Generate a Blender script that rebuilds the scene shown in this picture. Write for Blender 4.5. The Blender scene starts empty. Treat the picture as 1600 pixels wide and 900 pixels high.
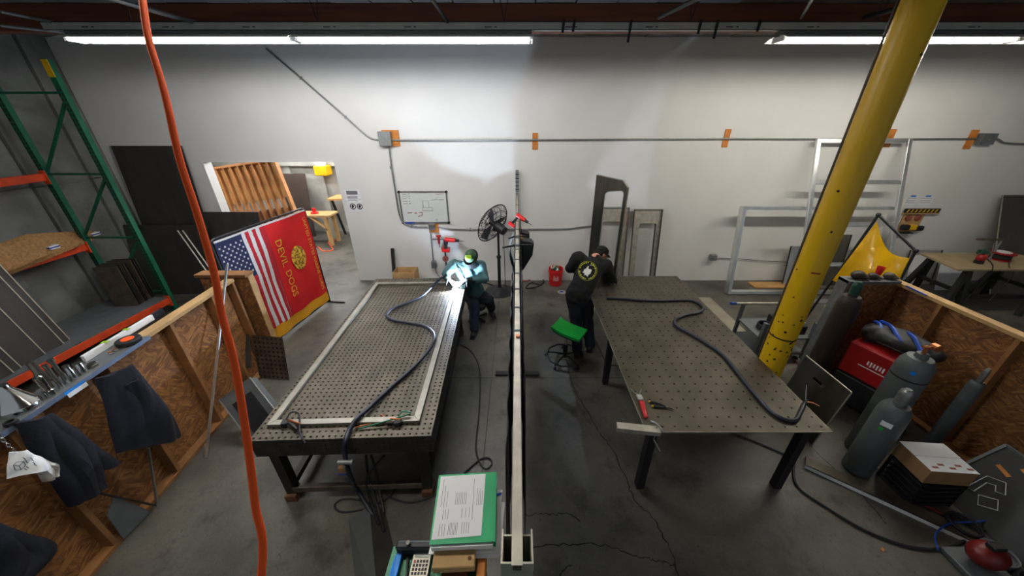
import bpy, bmesh, math, random
from mathutils import Vector, Matrix, Quaternion
random.seed(7)
S = bpy.context.scene
COL = S.collection
PI = math.pi
# ---------------------------------------------------------------- camera, world, exposure
CAMH = 3.2; FPX = 534.0; CX = 808.0; CY = 450.0; PITCH = math.radians(26.68)
cam = bpy.data.objects.new('camera', bpy.data.cameras.new('camera'))
COL.objects.link(cam); S.camera = cam
cam.data.sensor_width = 36; cam.data.lens = FPX/1600*36
cam.data.shift_x = -(CX-800)/1600
cam.data.clip_start = 0.02; cam.data.clip_end = 100
cam.location = (0, 0, CAMH); cam.rotation_euler = (PI/2-PITCH, 0, 0)
W = bpy.data.worlds.new('world'); S.world = W; W.use_nodes = True
W.node_tree.nodes['Background'].inputs[0].default_value = (0.80, 0.90, 1.0, 1)
W.node_tree.nodes['Background'].inputs[1].default_value = 0.24
VS = S.view_settings
VS.view_transform = 'Standard'; VS.look = 'None'; VS.gamma = 1; VS.use_curve_mapping = False
VS.exposure = 0.36
TUBE_POWER = 88.0
ARC_POWER = 95.0
# ---------------------------------------------------------------- pixel -> place
CP, SP = math.cos(PITCH), math.sin(PITCH)
def P(u, v, x=None, y=None, z=None, t=None):
    a = (u-CX)/FPX; b = (CY-v)/FPX
    d = Vector((a, CP+b*SP, -SP+b*CP))
    if t is None:
        if z is not None: t = (z-CAMH)/d.z
        elif y is not None: t = y/d.y
        else: t = x/d.x
    return Vector((0, 0, CAMH)) + d*t
# ---------------------------------------------------------------- materials
def C(r, g, b):
    f = lambda c: (c/255/12.92) if c/255 <= .04045 else ((c/255+.055)/1.055)**2.4
    return (f(r), f(g), f(b), 1)
MATS = {}
def mat(name, rgb=(128,128,128), rough=.6, metal=0., var=.12, scale=6., bump=0., bscale=40., stretch=None, rgb2=None, mixlo=.35, mixhi=.65, emit=None, estr=0., alpha=1., trans=0., spec=.5, detail=4., coat=0.):
    if name in MATS: return MATS[name]
    m = bpy.data.materials.new(name); m.use_nodes = True
    n, l = m.node_tree.nodes, m.node_tree.links
    b = n['Principled BSDF']
    b.inputs['Roughness'].default_value = rough; b.inputs['Metallic'].default_value = metal
    b.inputs['Specular IOR Level'].default_value = spec
    base = C(*rgb)
    tc = n.new('ShaderNodeTexCoord'); mp = n.new('ShaderNodeMapping')
    l.new(tc.outputs['Object'], mp.inputs['Vector'])
    if stretch: mp.inputs['Scale'].default_value = stretch
    nz = n.new('ShaderNodeTexNoise'); nz.inputs['Scale'].default_value = scale; nz.inputs['Detail'].default_value = detail
    l.new(mp.outputs[0], nz.inputs['Vector'])
    cr = n.new('ShaderNodeValToRGB')
    c2 = C(*rgb2) if rgb2 else tuple(min(1, c*(1+var)) for c in base[:3])+(1,)
    c1 = base if rgb2 else tuple(c*(1-var) for c in base[:3])+(1,)
    cr.color_ramp.elements[0].color = c1; cr.color_ramp.elements[1].color = c2
    cr.color_ramp.elements[0].position = mixlo; cr.color_ramp.elements[1].position = mixhi
    l.new(nz.outputs['Fac'], cr.inputs['Fac']); l.new(cr.outputs['Color'], b.inputs['Base Color'])
    if bump:
        nb = n.new('ShaderNodeTexNoise'); nb.inputs['Scale'].default_value = bscale; nb.inputs['Detail'].default_value = 3
        l.new(mp.outputs[0], nb.inputs['Vector'])
        bp = n.new('ShaderNodeBump'); bp.inputs['Strength'].default_value = bump; bp.inputs['Distance'].default_value = .02
        l.new(nb.outputs['Fac'], bp.inputs['Height']); l.new(bp.outputs[0], b.inputs['Normal'])
    if emit:
        b.inputs['Emission Color'].default_value = C(*emit); b.inputs['Emission Strength'].default_value = estr
    if alpha < 1: b.inputs['Alpha'].default_value = alpha
    if trans: b.inputs['Transmission Weight'].default_value = trans
    if coat: b.inputs['Coat Weight'].default_value = coat
    MATS[name] = m
    return m
def mixnode(n, l, fac, a, b, typ='MIX'):
    x = n.new('ShaderNodeMix'); x.data_type = 'RGBA'; x.blend_type = typ
    for s, k in ((fac, 0), (a, 6), (b, 7)):
        if isinstance(s, (int, float)): x.inputs[k].default_value = s
        elif isinstance(s, tuple): x.inputs[k].default_value = s
        else: l.new(s, x.inputs[k])
    return x.outputs[2]
def osb_mat():
    m = bpy.data.materials.new('osb'); m.use_nodes = True
    n, l = m.node_tree.nodes, m.node_tree.links; b = n['Principled BSDF']
    b.inputs['Roughness'].default_value = .75
    tc = n.new('ShaderNodeTexCoord')
    outs = []
    for k, (rot, sc) in enumerate((((.5,.5,.4),(.07,.07,.014)), ((-.75,-.7,.2),(.062,.062,.013)), ((1.4,1.4,-.5),(.09,.09,.09)))):
        mp = n.new('ShaderNodeMapping'); mp.vector_type = 'TEXTURE'; mp.inputs['Rotation'].default_value = rot; mp.inputs['Scale'].default_value = sc
        l.new(tc.outputs['Object'], mp.inputs['Vector'])
        v = n.new('ShaderNodeTexVoronoi'); v.inputs['Scale'].default_value = 1; l.new(mp.outputs[0], v.inputs['Vector'])
        outs.append(v)
    sep = n.new('ShaderNodeSeparateColor'); l.new(outs[0].outputs['Color'], sep.inputs[0])
    sep2 = n.new('ShaderNodeSeparateColor'); l.new(outs[1].outputs['Color'], sep2.inputs[0])
    sep3 = n.new('ShaderNodeSeparateColor'); l.new(outs[2].outputs['Color'], sep3.inputs[0])
    gt = n.new('ShaderNodeMath'); gt.operation = 'GREATER_THAN'; l.new(sep3.outputs[0], gt.inputs[0]); gt.inputs[1].default_value = .5
    mx = n.new('ShaderNodeMix'); mx.data_type = 'FLOAT'; l.new(gt.outputs[0], mx.inputs[0]); l.new(sep.outputs[1], mx.inputs[2]); l.new(sep2.outputs[1], mx.inputs[3])
    cr = n.new('ShaderNodeValToRGB'); e = cr.color_ramp.elements
    e[0].color = C(106,66,32); e[1].color = C(166,114,62); e[0].position = .0; e[1].position = 1
    e2 = cr.color_ramp.elements.new(.55); e2.color = C(134,88,46)
    l.new(mx.outputs[0], cr.inputs[0]); l.new(cr.outputs[0], b.inputs['Base Color'])
    bp = n.new('ShaderNodeBump'); bp.inputs['Strength'].default_value = .35; bp.inputs['Distance'].default_value = .004
    l.new(mx.outputs[0], bp.inputs['Height']); l.new(bp.outputs[0], b.inputs['Normal'])
    MATS['osb'] = m; return m
def floor_mat():
    m = bpy.data.materials.new('concrete_floor'); m.use_nodes = True
    n, l = m.node_tree.nodes, m.node_tree.links; b = n['Principled BSDF']
    tc = n.new('ShaderNodeTexCoord')
    def noise(s, d=5, r=.6):
        x = n.new('ShaderNodeTexNoise'); x.inputs['Scale'].default_value = s; x.inputs['Detail'].default_value = d; x.inputs['Roughness'].default_value = r
        l.new(tc.outputs['Object'], x.inputs['Vector']); return x.outputs['Fac']
    def ramp(src, a, ca, c, cc):
        r = n.new('ShaderNodeValToRGB'); r.color_ramp.elements[0].position = a; r.color_ramp.elements[0].color = ca
        r.color_ramp.elements[1].position = c; r.color_ramp.elements[1].color = cc; l.new(src, r.inputs[0]); return r.outputs[0]
    base = ramp(noise(1.1), .32, C(62,60,53), .70, C(112,107,96))
    st = ramp(noise(3.2, 6, .7), .52, (1,1,1,1), .70, C(104,98,88))
    c1 = mixnode(n, l, .75, base, st, 'MULTIPLY')
    sp = ramp(noise(26, 3, .6), .64, (1,1,1,1), .72, C(80,76,70))
    c2 = mixnode(n, l, .6, c1, sp, 'MULTIPLY')
    fine = ramp(noise(90, 2), .3, C(190,190,190), .7, C(255,255,255))
    c3 = mixnode(n, l, .5, c2, fine, 'MULTIPLY')
    l.new(c3, b.inputs['Base Color'])
    rr = n.new('ShaderNodeMapRange'); l.new(noise(2.3), rr.inputs[0]); rr.inputs[3].default_value = .35; rr.inputs[4].default_value = .65
    l.new(rr.outputs[0], b.inputs['Roughness'])
    bp = n.new('ShaderNodeBump'); bp.inputs['Strength'].default_value = .12; bp.inputs['Distance'].default_value = .01
    l.new(noise(30), bp.inputs['Height']); l.new(bp.outputs[0], b.inputs['Normal'])
    MATS['floor'] = m; return m
osb_mat(); floor_mat()
def M(k): return MATS[k]
mat('paint', (226,224,218), .7, var=.025, scale=1.2, bump=.05, bscale=60)
mat('wall_conc', (122,124,119), .85, var=.25, scale=2.2, bump=.3, bscale=25)
mat('far_conc', (150,148,140), .85, var=.18, scale=2.5, bump=.2)
mat('lumber', (140,96,54), .7, var=.2, scale=5, stretch=(1,1,1))
mat('lumber_pale', (184,148,98), .7, var=.15, scale=6)
mat('lumber_orange', (196,120,44), .6, var=.2, scale=8)
mat('beam_wood', (112,60,34), .7, var=.3, scale=3, stretch=(.3,2,6))
mat('deck_grey', (120,120,116), .8, var=.15, scale=3)
mat('alu', (150,145,134), .5, .8, var=.10, scale=10)
mat('alu_bright', (224,226,226), .3, .85, var=.06, scale=8)
mat('alu_dull', (188,182,168), .5, .7, var=.14, scale=12)
mat('galv', (150,152,150), .45, .8, var=.12, scale=20)
mat('steel_plate', (84,76,63), .5, .5, var=.24, scale=5, detail=8)
mat('steel_dark', (58,54,48), .55, .5, var=.2, scale=6)
mat('steel_rust', (96,84,70), .6, .4, var=.3, scale=7)
mat('sheet_dark', (74,72,68), .42, .5, var=.15, scale=2, stretch=(4,4,.6))
mat('sheet_brushed', (142,138,126), .3, .95, var=.14, scale=3, stretch=(14,14,.5))
mat('black_paint', (26,26,28), .5, .1, var=.1)
mat('black_rubber', (24,25,28), .6, 0, var=.15, scale=30)
mat('hose', (30,34,48), .45, 0, var=.25, scale=40)
mat('black_cloth', (13,13,15), .9, 0, var=.2, scale=20, bump=.3, bscale=30)
mat('denim', (26,30,44), .9, 0, var=.2, scale=30, bump=.2, bscale=50)
mat('navy', (10,13,28), .9, 0, var=.25, scale=8, bump=.4, bscale=14)
mat('yellow_paint', (222,176,10), .42, 0, var=.08, scale=5)
mat('green_rack', (10,92,66), .5, .1, var=.12, scale=9)
mat('orange_beam', (214,70,22), .5, 0, var=.12, scale=9)
mat('red_paint', (150,18,20), .4, 0, var=.1)
mat('red_plastic', (208,26,26), .38, 0, var=.06)
mat('orange_cord', (255,98,42), .7, 0, var=.04, spec=.15)
mat('white_plastic', (232,232,230), .5, 0, var=.03)
mat('white_enamel', (235,235,230), .45, 0, var=.03)
mat('channel', (172,174,168), .55, .2, var=.08, scale=5)
mat('refl_out', (92,96,94), .6, .1, var=.06)
mat('grey_paint', (104,108,110), .5, .2, var=.1)
mat('shelf_blue', (104,116,136), .45, .5, var=.1)
mat('ply', (196,150,92), .7, var=.14, scale=4)
mat('particle', (158,118,72), .85, var=.25, scale=30)
mat('cardboard', (150,112,74), .85, var=.07, scale=6)
mat('green_plastic', (22,168,62), .4, 0, var=.05)
mat('green_binder', (0,148,92), .45, 0, var=.04)
mat('green_cab', (8,104,70), .45, .1, var=.06)
mat('blue_tie', (10,130,220), .4, 0, var=.05)
mat('blue_paint', (24,66,160), .5, 0, var=.05)
mat('paper', (232,232,232), .8, 0, var=.015)
mat('print', (110,110,116), .8, 0, var=.05)
mat('ink_blue', (40,70,190), .7, 0, var=.05)
mat('skin', (204,142,112), .55, 0, var=.06)
mat('chrome', (210,208,205), .14, 1., var=.05)
mat('cyl_grey', (92,98,98), .45, .15, var=.1, scale=5)
mat('cyl_brown', (58,46,38), .5, .15, var=.12)
mat('cyl_green', (22,70,56), .45, 0, var=.1)
mat('rust_disc', (150,86,70), .7, .2, var=.15, scale=20)
mat('copper', (190,120,80), .4, .8)
mat('tile_black', (32,33,35), .6, 0, var=.12)
mat('gold', (222,168,52), .55, .0, var=.2, scale=30)
mat('gold_emblem', (120,76,14), .6, 0, rgb2=(226,186,60), scale=26, mixlo=.42, mixhi=.58)
mat('stud_tan', (168,112,60), .7, var=.18, scale=6)
mat('crack', (34,32,28), .95, 0, var=.1)
mat('brown_wood', (104,64,40), .7, var=.22, scale=7)
mat('teal_jacket', (64,96,98), .85, 0, var=.14, scale=10, bump=.3, bscale=16)
mat('lime', (156,190,50), .85, 0, var=.12, scale=60)
mat('beanie', (56,84,58), .9, 0, var=.12, scale=60)
mat('tube_lamp', (255,255,255), .5, emit=(250,251,255), estr=TUBE_POWER)
mat('tube_lamp_worn', (255,255,255), .5, emit=(255,250,240), estr=TUBE_POWER*.75)
mat('arc_glow', (255,255,255), .5, emit=(200,220,255), estr=250.)
mat('glass_smoke', (40,60,60), .2)
# ---------------------------------------------------------------- geometry helpers
class MB:
    def __init__(s, T=None): s.v = []; s.f = []; s.T = T
    def add(s, vs, fs):
        o = len(s.v)
        s.v += [(s.T @ Vector(p)) if s.T else Vector(p) for p in vs]
        s.f += [tuple(i+o for i in f) for f in fs]; return s
    def bb(s, a, b):
        x0,y0,z0 = a; x1,y1,z1 = b
        return s.add([(x0,y0,z0),(x1,y0,z0),(x1,y1,z0),(x0,y1,z0),(x0,y0,z1),(x1,y0,z1),(x1,y1,z1),(x0,y1,z1)],
            [(0,3,2,1),(4,5,6,7),(0,1,5,4),(1,2,6,5),(2,3,7,6),(3,0,4,7)])
    def box(s, c, d, R=None):
        c = Vector(c); h = Vector(d)/2; R = R or Matrix.Identity(3)
        vs = [c + R @ Vector((i*h.x, j*h.y, k*h.z)) for k in (-1,1) for (i,j) in ((-1,-1),(1,-1),(1,1),(-1,1))]
        return s.add(vs, [(0,3,2,1),(4,5,6,7),(0,1,5,4),(1,2,6,5),(2,3,7,6),(3,0,4,7)])
    def beam(s, p0, p1, w, h, up=(0,0,1)):
        p0, p1 = Vector(p0), Vector(p1); d = (p1-p0).normalized(); up = Vector(up)
        if abs(d.dot(up)) > .98: up = Vector((0,1,0))
        a = d.cross(up).normalized(); b = a.cross(d)
        R = Matrix((d, a, b)).transposed()
        return s.box((p0+p1)/2, ((p1-p0).length, w, h), R)
    def frame(s, d):
        d = Vector(d).normalized(); u = Vector((0,0,1)) if abs(d.z) < .95 else Vector((1,0,0))
        a = d.cross(u).normalized(); return a, a.cross(d), d
    def cyl(s, p0, p1, r0, r1=None, n=14, cap=True):
        p0, p1 = Vector(p0), Vector(p1); r1 = r0 if r1 is None else r1
        a, b, d = s.frame(p1-p0)
        vs = [p + (a*math.cos(2*PI*i/n)+b*math.sin(2*PI*i/n))*r for p, r in ((p0,r0),(p1,r1)) for i in range(n)]
        fs = [(i, (i+1)%n, n+(i+1)%n, n+i) for i in range(n)]
        if cap: fs += [tuple(range(n))[::-1], tuple(range(n, 2*n))]
        return s.add(vs, fs)
    def tube(s, pts, r, n=8, sub=0, closed=False):
        pts = [Vector(p) for p in pts]
        if sub: pts = smooth_path(pts, sub, closed)
        k = len(pts); rs = r if isinstance(r, (list, tuple)) else [r]*k
        vs = []; prev = None
        for i, p in enumerate(pts):
            if closed: d = pts[(i+1) % k]-pts[i-1]
            else: d = pts[min(i+1,k-1)]-pts[max(i-1,0)]
            d = d.normalized() if d.length > 1e-9 else Vector((0,0,1))
            if prev is None:
                a, b, _ = s.frame(d)
            else:
                a = (prev - d*prev.dot(d)); a = a.normalized() if a.length > 1e-6 else s.frame(d)[0]; b = d.cross(a)
            prev = a; b = d.cross(a)
            rr = rs[min(i, len(rs)-1)]
            vs += [p+(a*math.cos(2*PI*j/n)+b*math.sin(2*PI*j/n))*rr for j in range(n)]
        fs = []
        for i in range(k if closed else k-1):
            o, q = i*n, ((i+1) % k)*n
            fs += [(o+j, o+(j+1)%n, q+(j+1)%n, q+j) for j in range(n)]
        if not closed: fs += [tuple(range(n))[::-1], tuple(range((k-1)*n, k*n))]
        return s.add(vs, fs)
    def lathe(s, prof, c=(0,0,0), axis=(0,0,1), n=20):
        c = Vector(c); a, b, d = s.frame(axis); vs = []
        for r, h in prof: vs += [c+d*h+(a*math.cos(2*PI*j/n)+b*math.sin(2*PI*j/n))*max(r,1e-4) for j in range(n)]
        fs = []
        for i in range(len(prof)-1):
            o, q = i*n, (i+1)*n; fs += [(o+j, o+(j+1)%n, q+(j+1)%n, q+j) for j in range(n)]
        fs += [tuple(range(n))[::-1], tuple(range((len(prof)-1)*n, len(prof)*n))]
        return s.add(vs, fs)
    def ell(s, c, r, R=None, nu=14, nv=9):
        c = Vector(c); R = R or Matrix.Identity(3)
        if not isinstance(r, (tuple, list)): r = (r, r, r)
        vs = []
        for i in range(nv+1):
            th = PI*i/nv
            for j in range(nu):
                ph = 2*PI*j/nu
                vs.append(c + R @ Vector((r[0]*math.sin(th)*math.cos(ph), r[1]*math.sin(th)*math.sin(ph), -r[2]*math.cos(th))))
        fs = [(i*nu+j, i*nu+(j+1)%nu, (i+1)*nu+(j+1)%nu, (i+1)*nu+j) for i in range(nv) for j in range(nu)]
        return s.add(vs, fs)
    def cap(s, p0, p1, r0, r1=None, n=12):
        p0, p1 = Vector(p0), Vector(p1); r1 = r0 if r1 is None else r1
        a, b, d = s.frame(p1-p0); vs = []; L = (p1-p0).length
        rings = [(-r0*math.cos(q), r0*math.sin(q)) for q in (.02,.5,1.0)]+[(0,r0),(L,r1)]+[(L+r1*math.cos(q), r1*math.sin(q)) for q in (1.0,.5,.02)]
        for h, r in rings: vs += [p0+d*h+(a*math.cos(2*PI*j/n)+b*math.sin(2*PI*j/n))*r for j in range(n)]
        fs = [(i*n+j, i*n+(j+1)%n, (i+1)*n+(j+1)%n, (i+1)*n+j) for i in range(len(rings)-1) for j in range(n)]
        fs += [tuple(range(n))[::-1], tuple(range((len(rings)-1)*n, len(rings)*n))]
        return s.add(vs, fs)
    def prism(s, poly, vec):
        poly = [Vector(p) for p in poly]; vec = Vector(vec); n = len(poly)
        return s.add(poly+[p+vec for p in poly], [tuple(range(n))[::-1], tuple(range(n, 2*n))]+[(i, (i+1)%n, n+(i+1)%n, n+i) for i in range(n)])
    def ring(s, outer, inner, vec):
        """flat plate with one opening: outer and inner have the same number of points"""
        o = [Vector(p) for p in outer]; i_ = [Vector(p) for p in inner]; vec = Vector(vec); n = len(o)
        vs = o+i_+[p+vec for p in o]+[p+vec for p in i_]; fs = []
        for k in range(n):
            j = (k+1) % n
            fs += [(k, n+k, n+j, j), (2*n+k, 2*n+j, 3*n+j, 3*n+k), (k, j, 2*n+j, 2*n+k), (n+k, 3*n+k, 3*n+j, n+j)]
        return s.add(vs, fs)
    def grid(s, fn, nu, nv, thick=0.):
        pts = [[Vector(fn(i/nu, j/nv)) for j in range(nv+1)] for i in range(nu+1)]
        w = nv+1
        fs = [(i*w+j, (i+1)*w+j, (i+1)*w+j+1, i*w+j+1) for i in range(nu) for j in range(nv)]
        vs = [p for r in pts for p in r]
        if not thick: return s.add(vs, fs)
        nn = [Vector() for _ in vs]
        for f in fs:
            q = (vs[f[2]]-vs[f[0]]).cross(vs[f[3]]-vs[f[1]])
            for k in f: nn[k] += q
        N = len(vs)
        vs2 = vs+[p-(q.normalized() if q.length else q)*thick for p, q in zip(vs, nn)]
        fs2 = fs+[tuple(N+k for k in f[::-1]) for f in fs]
        bd = [i*w for i in range(nu+1)]+[nu*w+j for j in range(1, nv+1)]+[i*w+nv for i in range(nu-1, -1, -1)]+[j for j in range(nv-1, 0, -1)]
        fs2 += [(bd[k], bd[k-1], N+bd[k-1], N+bd[k]) for k in range(len(bd))]
        return s.add(vs2, fs2)
    def build(s, name, material, parent=None, smooth=False, bevel=0., label=None, cat=None, group=None, kind=None, recalc=True, post=None):
        if parent is not None: off = parent.matrix_basis.translation.copy() if parent.parent is None else parent['_w']
        else:
            xs = [p.x for p in s.v]; ys = [p.y for p in s.v]; zs = [p.z for p in s.v]
            off = Vector(((min(xs)+max(xs))/2, (min(ys)+max(ys))/2, min(zs)))
        off = Vector(off)
        me = bpy.data.meshes.new(name)
        bm = bmesh.new(); bv = [bm.verts.new(p-off) for p in s.v]
        for f in s.f:
            try: bm.faces.new([bv[i] for i in f])
            except ValueError: pass
        if recalc: bmesh.ops.recalc_face_normals(bm, faces=bm.faces)
        if bevel:
            es = [e for e in bm.edges if len(e.link_faces) == 2 and e.calc_face_angle(0) > .5]
            bmesh.ops.bevel(bm, geom=es, offset=bevel, segments=2 if smooth else 1, affect='EDGES', clamp_overlap=True)
        if post: post(bm)
        if smooth:
            for f in bm.faces: f.smooth = True
        bm.to_mesh(me); bm.free()
        if smooth: me.set_sharp_from_angle(angle=math.radians(38))
        me.materials.append(material if not isinstance(material, str) else MATS[material])
        o = bpy.data.objects.new(name, me); COL.objects.link(o)
        if parent is None: o.location = off
        else: o.parent = parent
        o['_w'] = tuple(off)
        return tag(o, label, cat, group, kind)
def tag(o, label=None, cat=None, group=None, kind=None):
    if label: o['label'] = label
    if cat: o['category'] = cat
    if group: o['group'] = group
    if kind: o['kind'] = kind
    return o
def thing(name, loc, label, cat, group=None):
    o = bpy.data.objects.new(name, None); COL.objects.link(o); o.location = loc; o.empty_display_size = .1
    o['_w'] = tuple(loc)
    return tag(o, label, cat, group)
def smooth_path(pts, sub, closed=False):
    out = []; k = len(pts)
    for i in range(k if closed else k-1):
        if closed: a, b, c, d = pts[i-1], pts[i], pts[(i+1)%k], pts[(i+2)%k]
        else: a, b, c, d = pts[max(i-1,0)], pts[i], pts[i+1], pts[min(i+2,k-1)]
        for q in range(sub):
            t = q/sub
            out.append(.5*((2*b)+(c-a)*t+(2*a-5*b+4*c-d)*t*t+(3*b-a-3*c+d)*t**3))
    if not closed: out.append(pts[-1])
    return out
def text_part(body, size, T, material, parent, name='lettering', ext=.0008, align='CENTER'):
    cu = bpy.data.curves.new('txt', 'FONT'); cu.body = body; cu.size = size; cu.extrude = ext
    cu.align_x = align; cu.align_y = 'CENTER'; cu.resolution_u = 2
    tmp = bpy.data.objects.new('txt', cu); COL.objects.link(tmp)
    dg = bpy.context.evaluated_depsgraph_get()
    me = bpy.data.meshes.new_from_object(tmp.evaluated_get(dg)); bpy.data.objects.remove(tmp)
    b = MB(T); b.add([v.co for v in me.vertices], [tuple(p.vertices) for p in me.polygons])
    bpy.data.meshes.remove(me)
    return b.build(name, material, parent)
def remesh_part(mb, name, material, parent, voxel=.012, it=8, noise=0., nscale=8., seed=0, **kw):
    """fuse overlapping capsules into one continuous smooth body"""
    off = parent.matrix_basis.translation.copy()
    me = bpy.data.meshes.new('tmp'); me.from_pydata([tuple(p-off) for p in mb.v], [], mb.f)
    bm = bmesh.new(); bm.from_mesh(me); bmesh.ops.recalc_face_normals(bm, faces=bm.faces); bm.to_mesh(me); bm.free()
    o = bpy.data.objects.new(name, me); COL.objects.link(o)
    r = o.modifiers.new('r', 'REMESH'); r.mode = 'VOXEL'; r.voxel_size = voxel
    sm = o.modifiers.new('s', 'SMOOTH'); sm.iterations = it; sm.factor = .5
    dg = bpy.context.evaluated_depsgraph_get()
    m2 = bpy.data.meshes.new_from_object(o.evaluated_get(dg))
    o.modifiers.clear(); o.data = m2; bpy.data.meshes.remove(me); m2.name = name
    if noise:
        from mathutils import noise as NZ
        for v in m2.vertices:
            q = Vector(v.co)*nscale+Vector((seed*7.1, seed*3.3, 0))
            v.co = v.co + v.normal*noise*NZ.noise(q)
    m2.materials.clear(); m2.materials.append(MATS[material])
    for p in m2.polygons: p.use_smooth = True
    o.parent = parent; o['_w'] = tuple(off)
    return tag(o, **kw)
def Rz(a): return Matrix.Rotation(a, 3, 'Z')
def rrect(x0, x1, y0, y1, r, k=5):
    pts = []
    for cx, cy, a0 in ((x1-r,y1-r,0),(x0+r,y1-r,PI/2),(x0+r,y0+r,PI),(x1-r,y0+r,1.5*PI)):
        pts += [(cx+r*math.cos(a0+PI/2*i/k), cy+r*math.sin(a0+PI/2*i/k)) for i in range(k+1)]
    return pts
# ================================================================ the setting
WY = 6.74; WT = .17; XL = -7.62; XR = 11.2; ZC = 4.34
def struct(mb, name, m, **k): return mb.build(name, m, kind='structure', **k)
fl = struct(MB().bb((XL-2.2, -3, -.12), (XR, 11.2, 0)), 'floor', 'floor')
def ribbon(pts, w, z=.0012):
    m = MB(); pts = [Vector((p[0], p[1], 0)) for p in pts]
    L = []; Rr = []
    for i, p in enumerate(pts):
        d = (pts[min(i+1,len(pts)-1)]-pts[max(i-1,0)]).normalized(); q = Vector((-d.y, d.x, 0))*w*random.uniform(.4,1)/2
        L.append(p+q+Vector((0,0,z))); Rr.append(p-q+Vector((0,0,z)))
    n = len(pts)
    m.add(L+Rr, [(i, i+1, n+i+1, n+i) for i in range(n-1)]); return m
def wander(px, sub=6, amp=.012):
    pts = smooth_path([P(u, v, z=0) for u, v in px], sub)
    return [p+Vector((random.uniform(-amp,amp), random.uniform(-amp,amp), 0)) for p in pts]
for px in ([(884,560),(900,612),(925,655),(937,676),(958,705),(978,748),(986,770),(1000,790),(1022,812),(1040,845),(1055,880),(1062,905)],
           [(818,806),(845,803),(870,804),(890,802),(905,815)], [(833,856),(880,851),(930,851),(970,860),(1005,872),(1030,877),(1055,883)],
           [(870,905),(880,890),(893,882)], [(1262,690),(1300,730),(1340,765),(1385,820)]):
    ribbon(wander(px), .014).build('crack', 'crack', fl)
ribbon([(x*.5-7, 3.63) for x in range(34)], .012).build('saw_joint', 'crack', fl)
ribbon([(-.35, 1.6+i*.4) for i in range(13)], .008).build('saw_joint', 'crack', fl)
# back wall with the doorway
DX0, DX1, DZ = -5.86, -3.42, 2.45
wb = MB().bb((XL, WY, 0), (DX0, WY+WT, ZC+.3)).bb((DX1, WY, 0), (XR, WY+WT, ZC+.3)).bb((DX0, WY, DZ), (DX1, WY+WT, ZC+.3))
wb = struct(wb, 'wall_back', 'paint')
# white lining boards of the doorway
MB().bb((DX0, WY-.012, 0), (DX0+.012, WY+WT+.01, DZ)).build('jamb_lining', 'white_enamel', wb)
MB().bb((DX0, WY-.012, DZ-.012), (DX1, WY+WT+.01, DZ)).build('jamb_lining', 'white_enamel', wb)
# left concrete wall cast against boards, its panels standing proud
wl = struct(MB().bb((XL-.2, -3, 0), (XL-.02, WY+WT, ZC+.3)), 'wall_left', 'wall_conc')
yy = -3.0; k = 0
while yy < WY-.05:
    w = min([.62, .18, .74, .2][k % 4], WY-yy)
    d = 0 if k % 2 == 0 else .045
    MB().bb((XL-.03, yy+.008, 0), (XL+d, yy+w-.008, 2.2-(k % 3)*.01)).build('concrete_panel', 'wall_conc', wl)
    MB().bb((XL-.03, yy+.008, 2.215), (XL+d, yy+w-.008, ZC+.1)).build('concrete_panel', 'wall_conc', wl)
    yy += w; k += 1
struct(MB().bb((XR, -3, 0), (XR+.2, WY+WT, ZC+.3)), 'wall_right', 'paint')
# roof deck of planks on a timber beam
ce = struct(MB().bb((XL-2.2, -2.5, ZC+.04), (XR+.2, 11.2, ZC+.12)), 'ceiling', 'deck_grey')
xx = XL; k = 0
while xx < XR:
    MB().bb((xx+.012, -2.5, ZC+(k % 3)*.003), (min(xx+.455, XR), 11.1, ZC+.04)).build('plank', 'deck_grey', ce); xx += .46; k += 1
def roofbeam(y, lab):
    MB().bb((XL, y-.07, ZC-.26), (XR, y+.07, ZC)).build('roof_beam', 'beam_wood', label=lab, cat='beam', bevel=.006)
roofbeam(4.95, 'brown timber roof beam just behind the hanging strip lights')
roofbeam(2.2, 'brown timber roof beam above the near ends of the work tables')
# struts and conduits under the roof
for a, b, r, nm, lab, m in (((0,18),(168,52),.014,'ceiling_conduit','thin grey conduit under the roof at top left corner','galv'),
                    ((0,40),(120,53),.016,'ceiling_conduit','lower grey conduit beside the concrete wall at top left','galv'),
                    ((168,-4),(345,47),.02,'ceiling_strut','pale steel strut crossing the roof beam behind the orange cord','galv'),
                    ((672,-6),(702,38),.016,'ceiling_strut','dark steel strut under the roof above the second strip light','steel_dark'),
                    ((1098,-6),(1030,27),.02,'ceiling_strut','dark diagonal brace under the roof right of the divider','steel_dark'),
                    ((1272,-6),(1252,28),.012,'ceiling_conduit','bent grey conduit above the right strip light','galv'),
                    ((1430,6),(1350,27),.02,'ceiling_strut','dark diagonal brace behind the top of the yellow column','black_paint')):
    p0, p1 = P(*a, z=4.055), P(*b, z=4.055)
    MB().cyl(p0, p1, r, n=8).build(nm, m, label=lab, cat='strut' if 'strut' in nm else 'conduit', smooth=True)
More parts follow.
